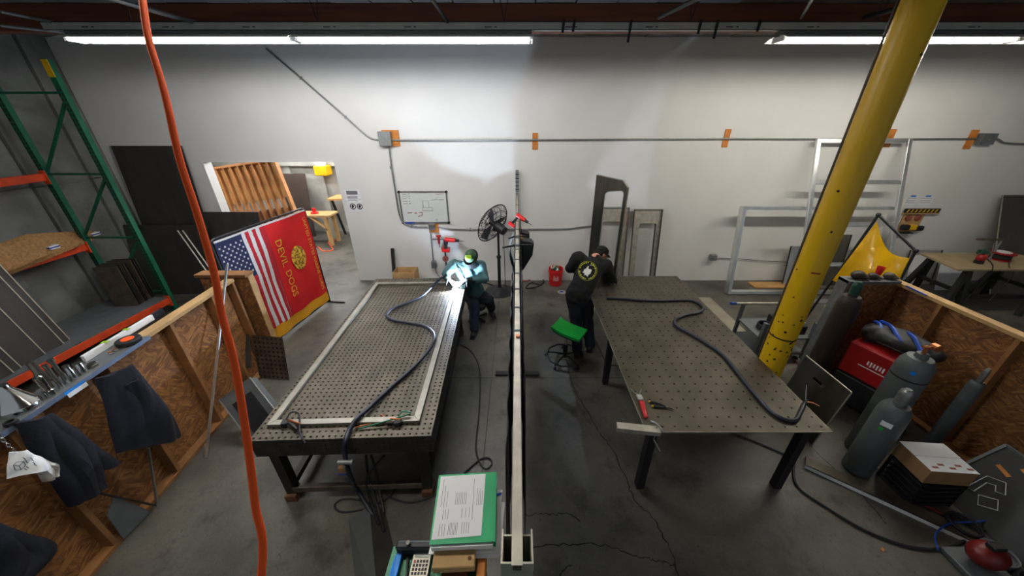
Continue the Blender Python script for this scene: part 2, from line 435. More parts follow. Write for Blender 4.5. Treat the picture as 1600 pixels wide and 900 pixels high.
# steel channel that carries the lights
FY = 4.33
ch = thing('strut_channel', (0, FY, 3.985), 'long grey steel channel that the strip lights hang from', 'channel')
x0c = (75-808)/534*3.52
m = MB().bb((x0c, FY-.03, 3.985), (9.6, FY-.026, 4.05)).bb((x0c, FY+.026, 3.985), (9.6, FY+.03, 4.05)).bb((x0c, FY-.03, 3.985), (9.6, FY+.03, 3.99))
m.build('channel_web', 'channel', ch)
MB().bb((x0c, FY-.034, 4.052), (9.6, FY+.034, 4.06)).build('cover_strip', 'black_paint', ch)
for u, L in ((880,.09),(896,.08),(983,.17),(1090,.10),(1116,.14),(1181,.08)):
    x = (u-808)/534*3.52
    MB().beam((x, FY-.038, 4.07), (x-.012, FY-.044, 4.05-L), .025, .006, up=(0,1,0)).build('strap', 'black_paint', ch)
for k in range(16):
    x = x0c+.4+k*.82
    if x < 9: MB().bb((x, FY-.0325, 4.008), (x+.07, FY-.0302, 4.016)).bb((x+.1, FY-.0325, 4.008), (x+.125, FY-.0302, 4.016)).build('slot', 'black_paint', ch)
for k in range(7):
    x = x0c+.9+k*1.9
    MB().cyl((x, FY, 4.06), (x-.06, FY, ZC), .004, n=6).cyl((x, FY, 4.06), (x+.06, FY, ZC), .004, n=6).build('hanger_wire', 'black_paint', ch)
def strip_light(x0, x1, lab, y=FY, z=3.88, top=3.984, lamp='tube_lamp'):
    t = thing('strip_light', ((x0+x1)/2, y, z), lab, 'light', 'fluorescent strip lights')
    MB().bb((x0+.02, y-.06, z+.055), (x1-.02, y+.06, z+.10)).build('housing', 'refl_out', t)
    for s in (-1, 1):
        ys = [(.045, .062), (.10, .058), (.19, .022)]
        m = MB()
        for (ya, za), (yb, zb) in zip(ys, ys[1:]):
            m.add([(x0, y+s*ya, z+za), (x1, y+s*ya, z+za), (x1, y+s*yb, z+zb), (x0, y+s*yb, z+zb),
                   (x0, y+s*ya, z+za-.004), (x1, y+s*ya, z+za-.004), (x1, y+s*(yb-.004), z+zb), (x0, y+s*(yb-.004), z+zb)],
                  [(0,1,2,3),(4,7,6,5),(0,4,5,1),(2,6,7,3),(0,3,7,4),(1,5,6,2)])
        m.build('reflector', 'white_enamel', t)
        MB().cyl((x0+.05, y+s*.06, z+.024), (x1-.05, y+s*.06, z+.024), .0125, n=10).build('lamp_tube', lamp, t, smooth=True)
    for x in (x0+.03, x1-.03):
        MB().bb((x-.012, y-.09, z+.008), (x+.012, y+.09, z+.055)).build('lamp_holder', 'white_enamel', t)
    for x in (x0+.4, x1-.4):
        MB().cyl((x, y, z+.1), (x, y, top), .004, n=6).build('hanger', 'galv', t)
f4 = lambda u: (u-808)/534*3.57
strip_light(f4(117), f4(467), 'leftmost white fluorescent strip light, behind the orange cord')
strip_light(f4(468), f4(833), 'white fluorescent strip light over the left table, ending near the divider')
strip_light(f4(1210), f4(1210)+2.44, 'white fluorescent strip light crossed by the yellow column', lamp='tube_lamp_worn')
strip_light(f4(1210)+2.46, f4(1210)+4.9, 'fluorescent strip light at the right picture edge', lamp='tube_lamp_worn')
strip_light(-2.9, -.46, 'added unseen strip light over the near end of the left table, brightening the foreground', y=1.35, top=ZC, lamp='tube_lamp_worn')  # extra lamp out of view, added to light the foreground
# ================================================================ perforated welding table (left)
TA = Matrix.Translation((-1.423, 1.916, 0)) @ Matrix.Rotation(.035, 4, 'Z')
def holed_plate(T, x0, y0, nx, ny, pitch, r, z, th, skip=None):
    m = MB(T); K = 8
    for i in range(nx):
        for j in range(ny):
            cx, cy = x0+(i+.5)*pitch, y0+(j+.5)*pitch; h = pitch/2
            sq = [(h*a, h*b) for a, b in ((1,0),(1,1),(0,1),(-1,1),(-1,0),(-1,-1),(0,-1),(1,-1))]
            vs = [(cx+a, cy+b, z) for a, b in sq]
            vs += [(cx+r*math.cos(PI/4*q), cy+r*math.sin(PI/4*q), z) for q in range(K)]
            vs += [(cx+r*math.cos(PI/4*q), cy+r*math.sin(PI/4*q), z-th) for q in range(K)]
            fs = [(q, (q+1)%K, K+(q+1)%K, K+q) for q in range(K)]+[(K+q, K+(q+1)%K, 2*K+(q+1)%K, 2*K+q) for q in range(K)]
            m.add(vs, fs)
    return m
HA = .88
ta = thing('welding_table', TA @ Vector((0, 1.5, 0)), 'thick perforated steel welding table carrying a long aluminium frame', 'table')
holed_plate(TA, -.725, 0, 29, 61, .05, .009, HA, .025).build('table_top', 'steel_plate', ta, recalc=False)
# skirt: four holed side plates
def skirt(a, b, n):
    a, b = Vector(a), Vector(b); d = (b-a).normalized()
    T = TA @ Matrix.Translation((a.x, a.y, HA)) @ Matrix(((d.x,0,d.y,0),(d.y,0,-d.x,0),(0,-1,0,0),(0,0,0,1)))
    m = holed_plate(T, 0, 0, n, 4, (b-a).length/n, .006, 0, .01)
    # stretch the four rows over the depth of the skirt
    return m
skirt((-.725,0,0), (.725,0,0), 31).build('side_plate', 'steel_dark', ta, recalc=False)
skirt((.725,0,0), (.725,3.05,0), 65).build('side_plate', 'steel_dark', ta, recalc=False)
skirt((-.725,3.05,0), (-.725,0,0), 65).build('side_plate', 'steel_dark', ta, recalc=False)
skirt((.725,3.05,0), (-.725,3.05,0), 31).build('side_plate', 'steel_dark', ta, recalc=False)
MB(TA).bb((-.712, .013, HA-.185), (.712, 3.037, HA-.03)).build('shade_block', 'black_paint', ta)  # black block in the hollow stands in for shade below the holes
for lx in (-.665, .585):
    for ly in (.12, 2.75):
        lg = MB(TA).bb((lx-.04, ly-.04, .075), (lx+.04, ly+.04, HA-.18)).build('leg', 'steel_dark', ta)
        MB(TA).bb((lx-.05, ly-.07, 0), (lx+.05, ly+.05, .075)).build('foot_block', 'brown_wood', lg)
    MB(TA).bb((lx-.03, .16, .12), (lx+.03, 2.71, .18)).build('stretcher', 'steel_dark', ta)
for ly in (.12, 2.75):
    MB(TA).bb((-.625, ly-.05, .11), (.545, ly+.03, .118)).bb((-.625, ly-.05, .118), (.545, ly-.042, .17)).build('stretcher', 'steel_rust', ta)
# long aluminium frame on the table
FA = TA @ Matrix.Translation((0,0,HA))
fr = thing('frame_workpiece', FA @ Vector((0, 1.5, 0)), 'long mitred aluminium frame lying on the perforated table', 'frame')
fx0, fx1, fy0, fy1, fw, fh = -.655, .605, .13, 2.86, .055, .03
ou = [(fx0,fy0),(fx1,fy0),(fx1,fy1),(fx0,fy1)]; inn = [(fx0+fw,fy0+fw),(fx1-fw,fy0+fw),(fx1-fw,fy1-fw),(fx0+fw,fy1-fw)]
for k in range(4):
    j = (k+1) % 4
    MB(FA).prism([(ou[k][0],ou[k][1],.001),(ou[j][0],ou[j][1],.001),(inn[j][0],inn[j][1],.001),(inn[k][0],inn[k][1],.001)], (0,0,fh)).build('rail', 'alu', fr, bevel=.002)
# ================================================================ right table: thin drilled plate on legs
HB = .86; TB = Matrix.Translation((1.845, 2.0, 0))
tb = thing('drilled_table', (1.845, 3.5, 0), 'thin drilled steel plate table on straight black legs', 'table')
holed_plate(TB, -.7725, 0, 15, 30, .103, .0095, HB, .012).build('table_top', 'steel_plate', tb, recalc=False)
EDG = .103*30
m = MB(TB).bb((-.7725,-.002,HB-.012),(.7725,.0,HB)).bb((-.7725,EDG,HB-.012),(.7725,EDG+.002,HB)).bb((-.7745,-.002,HB-.012),(-.7725,EDG,HB)).bb((.7725,-.002,HB-.012),(.7745,EDG,HB))
m.build('edge', 'alu_dull', tb)
for lx in (-.665, .655):
    for ly in (.10, 1.53, 2.98):
        MB(TB).bb((lx-.035, ly-.035, 0), (lx+.035, ly+.035, HB-.012)).build('leg', 'black_paint', tb)
    MB(TB).bb((lx-.03, .14, HB-.07), (lx+.03, 2.94, HB-.013)).build('stretcher', 'black_paint', tb)
# ================================================================ centre divider: rail on posts, curtain, hooks
RZ = 1.85; RW = .019
dv = thing('welding_screen', (0, 3.7, 0), 'tall welding screen seen edge on, running back from the near post', 'screen')
m = MB(); s_ = RW
yn, yf = .60, 6.66
ou = [(-s_,-s_),(s_,-s_),(s_,s_),(-s_,s_)]; i_ = [(a*.78,b*.78) for a,b in ou]
m.ring([(a, yn, RZ+b) for a,b in ou], [(a, yn, RZ+b) for a,b in i_], (0, yf-yn, 0)).build('top_rail', 'alu_dull', dv)
def sqtube(m, x, y, h, z0, z1, th=.006):
    ou = [(-h,-h),(h,-h),(h,h),(-h,h)]
    return m.ring([(x+a, y+b, z0) for a,b in ou], [(x+a*(1-th/h), y+b*(1-th/h), z0) for a,b in ou], (0,0,z1-z0))
sqtube(MB(), 0, .66, .054, 0, RZ-.0195).build('post', 'alu_dull', dv)
for q in (-1, 1):
    MB().prism([(q*.055,.603,RZ-.019),(q*.0195,.603,RZ-.019),(q*.0195,.609,RZ-.019),(q*.049,.609,RZ-.019),(q*.049,.71,RZ-.019),(q*.055,.71,RZ-.019)], (0,0,.041)).build('post_collar', 'alu_dull', dv)
sqtube(MB(), 0, 6.64, .03, 0, 2.31).build('post', 'galv', dv)
sqtube(MB(), 0, 3.7, .025, 0, RZ-.0195).build('post', 'alu_dull', dv)
MB().bb((-.30,3.66,0),(.30,3.74,.03)).build('foot', 'black_paint', dv)
for k, z in enumerate((1.95,2.02,2.09,2.16,2.23)):
    MB().bb((-.033, 6.606, z), (.033, 6.612, z+.016)).build('band', 'black_paint', dv)
for y in (5.75,5.2,4.75,4.35,4.0,3.6,3.3,2.95,2.62,2.30,1.98):
    MB().bb((-s_-.003, y, RZ-.022), (s_+.003, y+.02, RZ+.022)).build('band', 'black_paint', dv)
P(808,532,z=RZ)
MB().cyl((0.004, P(808,530,z=RZ).y, RZ+.019), (0.004, P(808,530,z=RZ).y, RZ+.032), .014, n=12).build('bolt_cap', 'copper', dv)
def curtain(y0, y1, side, z0, z1, amp, m, base):
    def fn(a, b):
        y = y0+(y1-y0)*a; z = z1+(z0-z1)*b
        return (side*(base+.012*b+amp*b*math.sin(y*9)+amp*.5*math.sin(y*23+2)), y, z)
    return MB().grid(fn, 60, 8, .004).build('curtain', m, dv, smooth=True)
curtain(1.02, 3.2, -1, .35, RZ-.02, .010, 'black_cloth', .050)
curtain(1.42, 5.2, 1, .4, RZ-.02, .008, 'black_cloth', .042)
curtain(3.25, 5.0, -1, .55, RZ-.02, .010, 'glass_smoke', .030)
# ================================================================ yellow column
co = thing('steel_column', (2.74, 2.93, 0), 'scuffed yellow round steel column rising past the right table', 'column')
cm = mat('col_yellow', (224,178,8), .4, 0, rgb2=(226,180,10), var=.05)
MB().cyl((2.74,2.93,0), (2.74,2.93,ZC), .118, n=32).build('shaft', 'col_yellow', co, smooth=True)
MB().lathe([(.118,0),(.1195,.002),(.1195,.014),(.118,.016)], (2.74,2.93,1.18), n=32).build('paint_scar', 'crack', co, smooth=True)
random.seed(3)
for k in range(42):
    a = random.uniform(PI*.95, PI*1.9); z = random.choice([random.uniform(.75,1.5), random.uniform(.8,1.2), random.uniform(1.2,3.6)]); q = random.uniform(.006,.014)
    n = Vector((math.cos(a), math.sin(a), 0)); c = Vector((2.74,2.93,z))+n*.1178
    MB().cyl(c, c+n*.0012, q, n=7).build('paint_chip', 'crack', co)
MB().cyl((2.74-.093,2.93+.087,0.0), (2.74-.093,2.93+.087,ZC-.02), .009, n=10).build('conduit', 'steel_rust', co, smooth=True)
n = Vector((-.35,-.937,0)).normalized(); c = Vector((2.74,2.93,1.93))+n*.1175
MB().box(c, (.07,.004,.012), Rz(math.atan2(n.y,n.x)+PI/2)).build('red_mark', 'red_paint', co)
# ================================================================ left: storage rack
random.seed(11)
RY = 5.46; XB, XA = -6.30, -7.21
rk = thing('pallet_rack', ((XA+XB)/2, 3.6, 0), 'green upright pallet rack with orange beams along the concrete wall', 'rack')
zv = lambda u, v: P(u, v, y=RY).z
for x, top in ((XB, zv(80, 92)), (XA, 4.0)):
    up = MB().bb((x-.04, RY-.035, 0), (x+.04, RY-.03, top)).bb((x-.04, RY-.03, 0), (x-.035, RY+.035, top)).bb((x+.035, RY-.03, 0), (x+.04, RY+.035, top)).build('upright', 'green_rack', rk)
    m = MB(); z = .1
    while z < top-.35:
        for s in (-1, 1): m.bb((x+s*.02-.010, RY-.0375, z), (x+s*.02+.010, RY-.0345, z+.034))
        z += .062
    m.build('punched_slots', 'black_paint', up, kind='stuff')
    MB().bb((x-.07, RY-.06, 0), (x+.07, RY+.06, .008)).build('base_plate', 'green_rack', up)
MB().bb((XB-.042, RY-.038, zv(88,121)), (XB+.042, RY-.03, zv(75,93))).build('yellow_sleeve', 'yellow_paint', rk)
for v in (145, 272, 371, 455):
    z = zv(120, v); MB().beam((XA+.035, RY, z), (XB-.035, RY, z), .03, .03).build('brace', 'green_rack', rk)
for va, vb in ((158, 268), (278, 368), (376, 452)):
    MB().beam((XB-.035, RY, zv(150, va)), (XA+.035, RY, zv(80, vb)), .03, .03).build('brace', 'green_rack', rk)
ZR1, ZR2 = P(70,277,x=XA).z, P(137,385,x=XA).z
for x, z in ((XA, ZR1), (XA, ZR2), (XB, .22), (XA, .22)):
    MB().bb((x-.02, .6, z-.05), (x+.02, RY-.035, z+.06)).build('beam', 'orange_beam', rk, bevel=.004)
    MB().bb((x-.045, RY-.05, z-.1), (x+.045, RY-.036, z+.1)).build('beam_clip', 'orange_beam', rk)
MB().bb((XA-.02, .6, .285), (XB+.02, RY-.06, .3)).build('deck', 'grey_paint', rk)
ZD = .3
# upright plates on the deck
nrm = Vector((.12, -1, 0)).normalized(); tan = Vector((-nrm.y, nrm.x, 0))
c0 = P(199, 478, z=ZD)
for k in range(9):
    c = c0 - nrm*(.036*k+.02*(k//3)) + tan*random.uniform(-.01,.01); h = .72+random.uniform(-.015,.015)
    b = c+Vector((0,0,.0005))
    R = Matrix((tan, nrm, Vector((0,0,1)))).transposed()
    MB().box(b+Vector((0,0,h/2)), (.36, .012, h), R).build('steel_offcut', 'sheet_brushed' if k % 3 else 'steel_rust', label=['frontmost','second','third','fourth','fifth','sixth','seventh','eighth','rearmost'][k]+' grey steel offcut in the row standing on the rack deck', cat='offcut', group='offcuts standing on the rack deck')
# big dark sheets leaning in the near end of the rack
labs = ['large dark sheet leaning in the rack, the one reaching farthest back', 'second large dark sheet from the back of the leaning row', 'third large dark sheet from the back of the leaning row',
        'fourth large dark sheet from the back of the leaning row', 'foremost large dark sheet of the row leaning in the rack']
for k in range(5):
    xb, ye = -6.50+.034*k, 4.10-[0,.10,.34,.62,.72][k]
    p = [(xb, .7, ZD+.001), (xb, ye, ZD+.001), (xb-.22, ye, 1.5-.02*k), (xb-.22, .7, 1.5-.02*k)]
    sh = thing('metal_sheet', (xb, 2.3, ZD), labs[k], 'sheet', 'large sheets leaning in the rack')
    MB().prism(p, (-.008, 0, -.001)).build('panel', 'sheet_dark', sh)
    MB().beam((xb-.004, ye, ZD+.002), (xb-.224, ye, 1.5-.02*k), .016, .012, up=(0,1,0)).build('cut_edge', 'alu_dull', sh)
# pointed plywood boards on the upper rear beam
for pts, lab in (((P(40,366,x=-7.3), P(140,360,x=-7.3), P(152,364,x=-7.28), P(141,374,x=-7.2), P(20,424,x=-7.0), P(-60,450,x=-6.9), P(-60,400,x=-7.2)), 'far pointed plywood board with a blue tape end on the rack'),
                 ((P(-40,386,x=-6.9), P(70,380,x=-6.9), P(88,384,x=-6.88), P(80,391,x=-6.86), P(20,418,x=-6.8), P(-40,430,x=-6.8)), 'near pointed plywood board with a blue tape end on the rack')):
    bd = thing('plywood_board', pts[3]-Vector((0,.6,0)), lab, 'board', 'pointed boards on the rack')
    MB().prism(pts, (.0, .0, -.03)).build('board', 'particle', bd)
    tip = pts[2]; q = (pts[1]-pts[2]).normalized()
    MB().box(tip-Vector((0,.06,.0)), (.1, .12, .05)).build('white_tape', 'white_plastic', bd)
    MB().box(tip-Vector((0,.06,.0)), (.104, .124, .018)).build('blue_tape', 'blue_paint', bd)
# dark sheets leaning on the back wall
def lean(name, x0, x1, z1, ybase, lab, cat, m, edge=None, yt=WY-.02, th=.012, grp=None):
    t = thing(name, ((x0+x1)/2, ybase, 0), lab, cat, grp)
    MB().prism([(x0,ybase,0.001),(x1,ybase,0.001),(x1,yt,z1),(x0,yt,z1)], (0,-th,0)).build('panel', m, t)
    if edge:
        for x in (x0, x1): MB().beam((x, ybase-th-.003, .002), (x, yt-th-.003, z1), .022, .006, up=(0,1,0)).build('cut_edge', edge, t)
    return t
lean('steel_sheet', -7.40, -6.08, 2.72, 6.45, 'tall dark polished steel sheet leaning on the back wall beside the rack', 'sheet', 'sheet_dark', 'alu_bright')
lean('steel_sheet', -7.55, -5.95, 1.34, 6.10, 'low wide dark steel sheet leaning behind the rack upright', 'sheet', 'sheet_dark', yt=6.40)
lean('steel_sheet', -6.3, -5.0, 1.55, 6.25, 'black steel sheet leaning just left of the doorway', 'sheet', 'sheet_dark', yt=6.56)
for dx, lab in ((0, 'left one of two thin pale rods leaning in front of the black sheets'), (.09, 'right one of two thin pale rods leaning in front of the black sheets')):
    MB().beam((-4.81+dx, 5.08, 0.01), (-6.05+dx, 5.9, 1.38), .018, .018).build('metal_rod', 'alu_dull', label=lab, cat='rod')
# ================================================================ left stud partition
def partition(T, L, H, studs, panels, lab, name='stud_partition', parts=True):
    t = thing(name, T @ Vector((L/2, .05, 0)), lab, 'partition')
    MB(T).bb((0,0,0),(L,.089,.038)).build('bottom_plate', 'lumber', t, bevel=.002)
    MB(T).bb((0,-.002,H-.038),(L,.105,H)).build('top_plate', 'lumber_pale', t, bevel=.002)
    for s in studs: MB(T).bb((s-.019,0,.038),(s+.019,.089,H-.038)).build('stud', 'lumber', t, bevel=.002)
    for a, b in panels:
        MB(T).bb((a+.002,.09,.003),(b-.002,.101,H*.52)).build('osb_panel', 'osb', t)
        MB(T).bb((a+.002,.09,H*.52+.004),(b-.002,.1005,H-.04)).build('osb_panel', 'osb', t)
    return t
ang = math.atan2(1, -.09)
TL_ = Matrix.Translation((-3.31+.09*2.1, -.6, 0)) @ Matrix.Rotation(ang, 4, 'Z')
HP = 1.40
partition(TL_, 4.46, HP, [(y+.6)*1.004 for y in (-.3,.35,.95,1.58,2.24,2.87,3.45)]+[4.43], [(0,.96),(.96,2.19),(2.19,3.49),(3.49,4.46)], 'low OSB stud partition on the left with jackets hung on it')
# return end of the partition
rt = thing('partition_end', (-3.7, 3.97, 0), 'short OSB end wall of the left partition in front of the flags', 'partition')
MB().bb((-4.0,3.90,0),(-3.39,3.911,HP-.002)).build('osb_panel', 'osb', rt)
MB().bb((-3.44,3.912,0),(-3.39,4.0,HP-.002)).build('stud', 'lumber_pale', rt)
MB().bb((-4.0,3.912,0),(-3.95,4.0,HP-.002)).build('stud', 'lumber', rt)
MB().bb((-4.02,3.86,HP-.001),(-3.38,4.005,HP+.04)).build('cap_board', 'lumber', rt, bevel=.003)
# steel shelf on top of the partition and what stands on it
sh = thing('steel_shelf', TL_ @ Vector((1.6,.08,HP+.002)), 'blue grey steel shelf along the top of the left partition', 'shelf')
MB(TL_).bb((.0,-.05,HP+.002),(3.2,.17,HP+.006)).build('tray', 'grey_paint', sh)
MB(TL_).bb((.0,-.054,HP-.022),(3.2,-.05,HP+.012)).build('front_lip', 'shelf_blue', sh)
q = TL_.inverted() @ P(131, 604, z=HP)
MB(TL_).bb((q.x-.07,-.056,HP-.018),(q.x+.07,-.0545,HP+.004)).build('blue_tape', 'blue_tie', sh)
MB(TL_).bb((q.x-.06,-.057,HP-.05),(q.x+.075,-.0555,HP-.016)).build('paper_tag', 'paper', sh)
ZS = HP+.0065
def onshelf(u, v, dy=None):
    p = TL_.inverted() @ P(u, v, z=ZS)
    p.y = max(-.02, min(.14, p.y)) if dy is None else dy
    q = TL_ @ p; q.z = ZS; return q
c = onshelf(12, 640, .07)
MB().lathe([(.098,0),(.098,.035),(.094,.045),(.03,.18),(.028,.21),(.022,.21)], c, n=28).build('steel_cone', 'chrome', label='large polished steel cone standing on the left shelf', cat='cone', smooth=True)
MB().lathe([(.03,0),(.032,.01),(.032,.025),(.018,.028),(.018,.012)], onshelf(4, 664, -.03), n=18).build('black_ring', 'black_rubber', label='black rubber ring in front of the polished cone', cat='ring', smooth=True)
for u, v, dy, prof, m, lab in (
    (84,618,.0,[(.028,0),(.028,.05),(.02,.055),(.02,.09),(.024,.1),(.024,.17),(.012,.18)],'chrome','stepped steel shaft nearest the polished cone on the shelf'),
    (76,606,.10,[(.02,0),(.02,.06),(.027,.065),(.027,.13),(.022,.15),(.022,.24)],'sheet_brushed','tall dark steel shaft at the back of the shelf'),
    (103,606,.01,[(.014,0),(.014,.2),(.016,.2),(.016,.215)],'chrome','thin tall chrome tube standing on the shelf'),
    (110,598,.03,[(.013,0),(.013,.19),(.018,.195),(.018,.22),(.01,.22)],'chrome','thin chrome tube with blue marked top on the shelf'),
    (121,592,.02,[(.022,0),(.022,.08),(.018,.09),(.018,.13)],'chrome','short chrome collar behind the paper tag'),
    (136,583,.02,[(.028,0),(.028,.09),(.026,.095),(.026,.1)],'chrome','plain polished steel cylinder near the spirit level')):
    MB().lathe(prof, onshelf(u, v, dy), n=20).build('machined_shaft', m, label=lab, cat='shaft', group='machined steel pieces on the shelf', smooth=True)
MB().lathe([(.032,0),(.032,.02),(.025,.022),(.025,.035),(.02,.035)], onshelf(153,572,.03), n=18).build('bearing', 'sheet_brushed', label='low black and steel bearing on the shelf', cat='bearing', smooth=True)
a, b = onshelf(92, 568, .15), onshelf(228, 500, .15)
lv = thing('spirit_level', (a+b)/2, 'long white spirit level with a dark end on the shelf', 'level')
MB().beam(a+Vector((0,0,.03)), b+Vector((0,0,.03)), .026, .058).build('body', 'white_plastic', lv, bevel=.003)
d = (b-a).normalized()
MB().beam(b+Vector((0,0,.03)), b+d*.12+Vector((0,0,.03)), .029, .061).build('end_cap', 'navy', lv, bevel=.003)
for f in (.3, .6): MB().box(a.lerp(b, f)+Vector((0,0,.06)), (.03,.05,.004), Rz(math.atan2(d.y,d.x))).build('vial', 'lime', lv)
tp = thing('tape_reel', onshelf(214, 535, .035), 'round black tape reel with a red centre on the shelf', 'tape')
c = onshelf(214, 535, .035)
MB().lathe([(.035,0),(.082,0),(.085,.006),(.085,.034),(.08,.04),(.04,.04)], c, n=28).build('case', 'black_rubber', tp, smooth=True)
MB().lathe([(.045,.03),(.045,.0435),(.03,.046)], c, n=22).build('centre', 'orange_cord', tp, smooth=True)
for k in range(5):
    p = onshelf(172+5*k, 553-2.6*k, .04+.03*(k % 2))
    MB().lathe([(.006,0),(.016,0),(.016,.008),(.006,.008)], p, n=10).build('washer', 'copper' if k % 2 else 'galv', label=['first','second','third','fourth','fifth'][k]+' small washer from the bearing towards the tape reel', cat='washer', group='loose washers on the shelf', smooth=True)
# ---- jackets hung on the partition
def garment(Lp, Rp, X0, bulge, folds, rows=16, cols=20, thick=.035, seed=0):
    LL = smooth_path([P(u, v, x=X0) for u, v in Lp], 6); RR = smooth_path([P(u, v, x=X0) for u, v in Rp], 6)
    def at(path, t):
        f = t*(len(path)-1); i = min(int(f), len(path)-2); return path[i].lerp(path[i+1], f-i)
    def fn(a, b):
        p = at(LL, b).lerp(at(RR, b), a)
        w = math.sin(PI*a)**.6
        p.x += bulge*w*(.4+.6*b)+.022*b*w*math.sin(a*folds*PI+b*2+seed)+.012*w*math.sin(b*9+a*7+seed)
        return p
    return MB().grid(fn, cols, rows, thick)
j1 = thing('work_jacket', P(215,640,x=-3.3)-Vector((0,0,.4)), 'dark navy work jacket hanging right of the shelf paper tag', 'jacket', 'jackets hung on the left partition')
garment([(150,590),(155,610),(165,640),(172,670),(180,706)], [(198,572),(222,600),(246,630),(264,655),(276,682)], -3.275, .07, 5, seed=1).build('body', 'navy', j1, smooth=True)
garment([(196,600),(212,630),(222,660),(228,696)], [(212,590),(240,620),(262,650),(276,685)], -3.215, .05, 2, thick=.03, seed=3).build('sleeve', 'navy', j1, smooth=True)
j2 = thing('work_jacket', P(100,720,x=-3.3)-Vector((0,0,.4)), 'dark navy work jacket hanging behind the white printed cap', 'jacket', 'jackets hung on the left partition')
garment([(28,658),(45,690),(60,720),(85,750),(112,786)], [(70,650),(100,670),(125,690),(145,720),(150,762)], -3.265, .07, 5, seed=5).build('body', 'navy', j2, smooth=True)
garment([(90,676),(105,700),(120,725),(130,745)], [(108,672),(132,692),(155,710),(178,726)], -3.255, .05, 2, thick=.03, seed=6).build('sleeve', 'navy', j2, smooth=True)
j3 = thing('work_jacket', P(20,870,x=-3.3)-Vector((0,0,.3)), 'dark jacket low on the partition at the bottom left corner', 'jacket', 'jackets hung on the left partition')
garment([(-70,815),(-60,850),(-50,890),(-30,930)], [(-10,828),(30,842),(78,860),(30,905)], -3.22, .06, 4, seed=8).build('body', 'navy', j3, smooth=True)
# printed white cap on a chain
cpx = -3.12
cp = thing('printed_cap', P(45,745,x=cpx), 'limp white cloth cap printed with a cube outline, hung on a chain', 'cap')
garment([(16,706),(13,722),(12,735),(10,748)], [(38,705),(52,713),(62,716),(80,728)], cpx, .05, 2, 10, 14, .01, 2).build('crown', 'paper', cp, smooth=True)
garment([(52,722),(54,730),(60,742),(68,752)], [(64,716),(78,724),(90,728),(86,744)], cpx+.01, .03, 3, 8, 10, .008, 4).build('brim', 'alu_dull', cp, smooth=True)
hx = [(21,727),(26,722),(37,721),(40,727),(33,734),(24,735)]
def mark(pts, r=.0016, closed=False, X=cpx+.075): return MB().tube([P(u, v, x=X) for u, v in pts], r, n=5, closed=closed)
mark(hx, closed=True).build('cube_outline', 'black_paint', cp)
mark([(21,727),(30,728),(33,734)]).build('cube_outline', 'black_paint', cp); mark([(30,728),(37,721)]).build('cube_outline', 'black_paint', cp)
for (u, v) in ((38,716),(40,719),(42,722),(40,733),(43,730),(49,716),(51,719),(53,723),(55,726)):
    mark([(u-2,v-1),(u+2,v+1.5)]).build('lettering', 'black_paint', cp)
pa, pb = P(-8,676,x=-3.2), P(26,707,x=cpx)
chn = thing('chain', pb, 'short steel chain holding the white printed cap', 'chain')
for k in range(9):
    p = pa.lerp(pb, k/8); d = (pb-pa).normalized(); a, b_, _ = MB().frame(d); u_ = a if k % 2 else b_
    MB().tube([p+d*.016*math.cos(q)+u_*.007*math.sin(q) for q in [2*PI*i/10 for i in range(10)]], .0026, n=5, closed=True).build('link', 'chrome', chn, smooth=True)
# leaning bars and loose pieces by the partition
MB().beam(P(322,716,z=0)+Vector((0,0,.005)), P(355,413,y=3.84), .025, .012, up=(0,1,0)).build('aluminium_bar', 'alu_bright', label='long thin aluminium bar leaning on the left partition', cat='bar')
MB().beam(P(240,785,z=0.01)+Vector((.03,0,0)), P(232,700,x=-3.30), .018, .012, up=(0,1,0)).build('steel_strip', 'galv', label='thin steel strip standing under the right jacket', cat='strip')
MB().beam(P(240,790,z=0.02)+Vector((.02,0,0)), P(147,769,x=-3.28), .016, .012, up=(0,0,1)).build('steel_strip', 'steel_dark', label='thin dark strip lying across the partition near the floor', cat='strip')
MB().prism([P(u,v,x=-3.315) for u, v in ((166,806),(176,776),(210,788),(234,800),(192,842))], (.008,0,0)).build('plastic_sheet', 'grey_paint', label='small dark grey plate standing at the foot of the partition', cat='plate')
# grey tray and perforated offcut beside the table
tr = thing('plastic_tray', (-2.9, 2.95, 0), 'dark grey plastic tray tipped on edge beside the left table', 'tray')
A_, B_, C_, D_ = P(343,625,z=.42), P(391,590,z=.62), P(455,640,z=.25), P(400,700,z=.02)
C_ = B_+(D_-A_)
nn = (B_-A_).cross(D_-A_).normalized(); nn = nn if nn.z > 0 else -nn
ctr = (A_+B_+C_+D_)/4
MB().prism([A_, B_, C_, D_], -nn*.09).build('body', 'grey_paint', tr, bevel=.008)
MB().prism([ctr+(p-ctr)*.62+nn*.001 for p in (A_, B_, C_, D_)], nn*.006).build('panel', 'tile_black', tr, bevel=.003)
MB().tube([A_+nn*.006, B_+nn*.006, C_+nn*.006, D_+nn*.006], .007, n=6, closed=True).build('rim', 'galv', tr)
MB(Matrix.Identity(4))
TP = Matrix.Translation((-3.52, 3.62, .01)) @ Matrix.Rotation(-.12, 4, 'Z') @ Matrix.Rotation(math.radians(78), 4, 'X')
po = thing('perforated_sheet', (-3.33, 3.66, 0), 'black perforated steel offcut leaning on the partition end', 'sheet')
holed_plate(TP, 0, 0, 7, 10, .062, .017, 0, .004).build('sheet', 'steel_rust', po, recalc=False)
MB(TP).bb((0,0,-.012),(.434,.62,-.008)).build('hole_shade', 'black_paint', po)  # added black sheet that puts shade behind the holes
MB().beam(P(389,575,y=3.55), P(386,512,y=3.85), .05, .03, up=(0,1,0)).build('dark_bar', 'sheet_dark', label='short dark square bar leaning behind the perforated offcut', cat='bar')
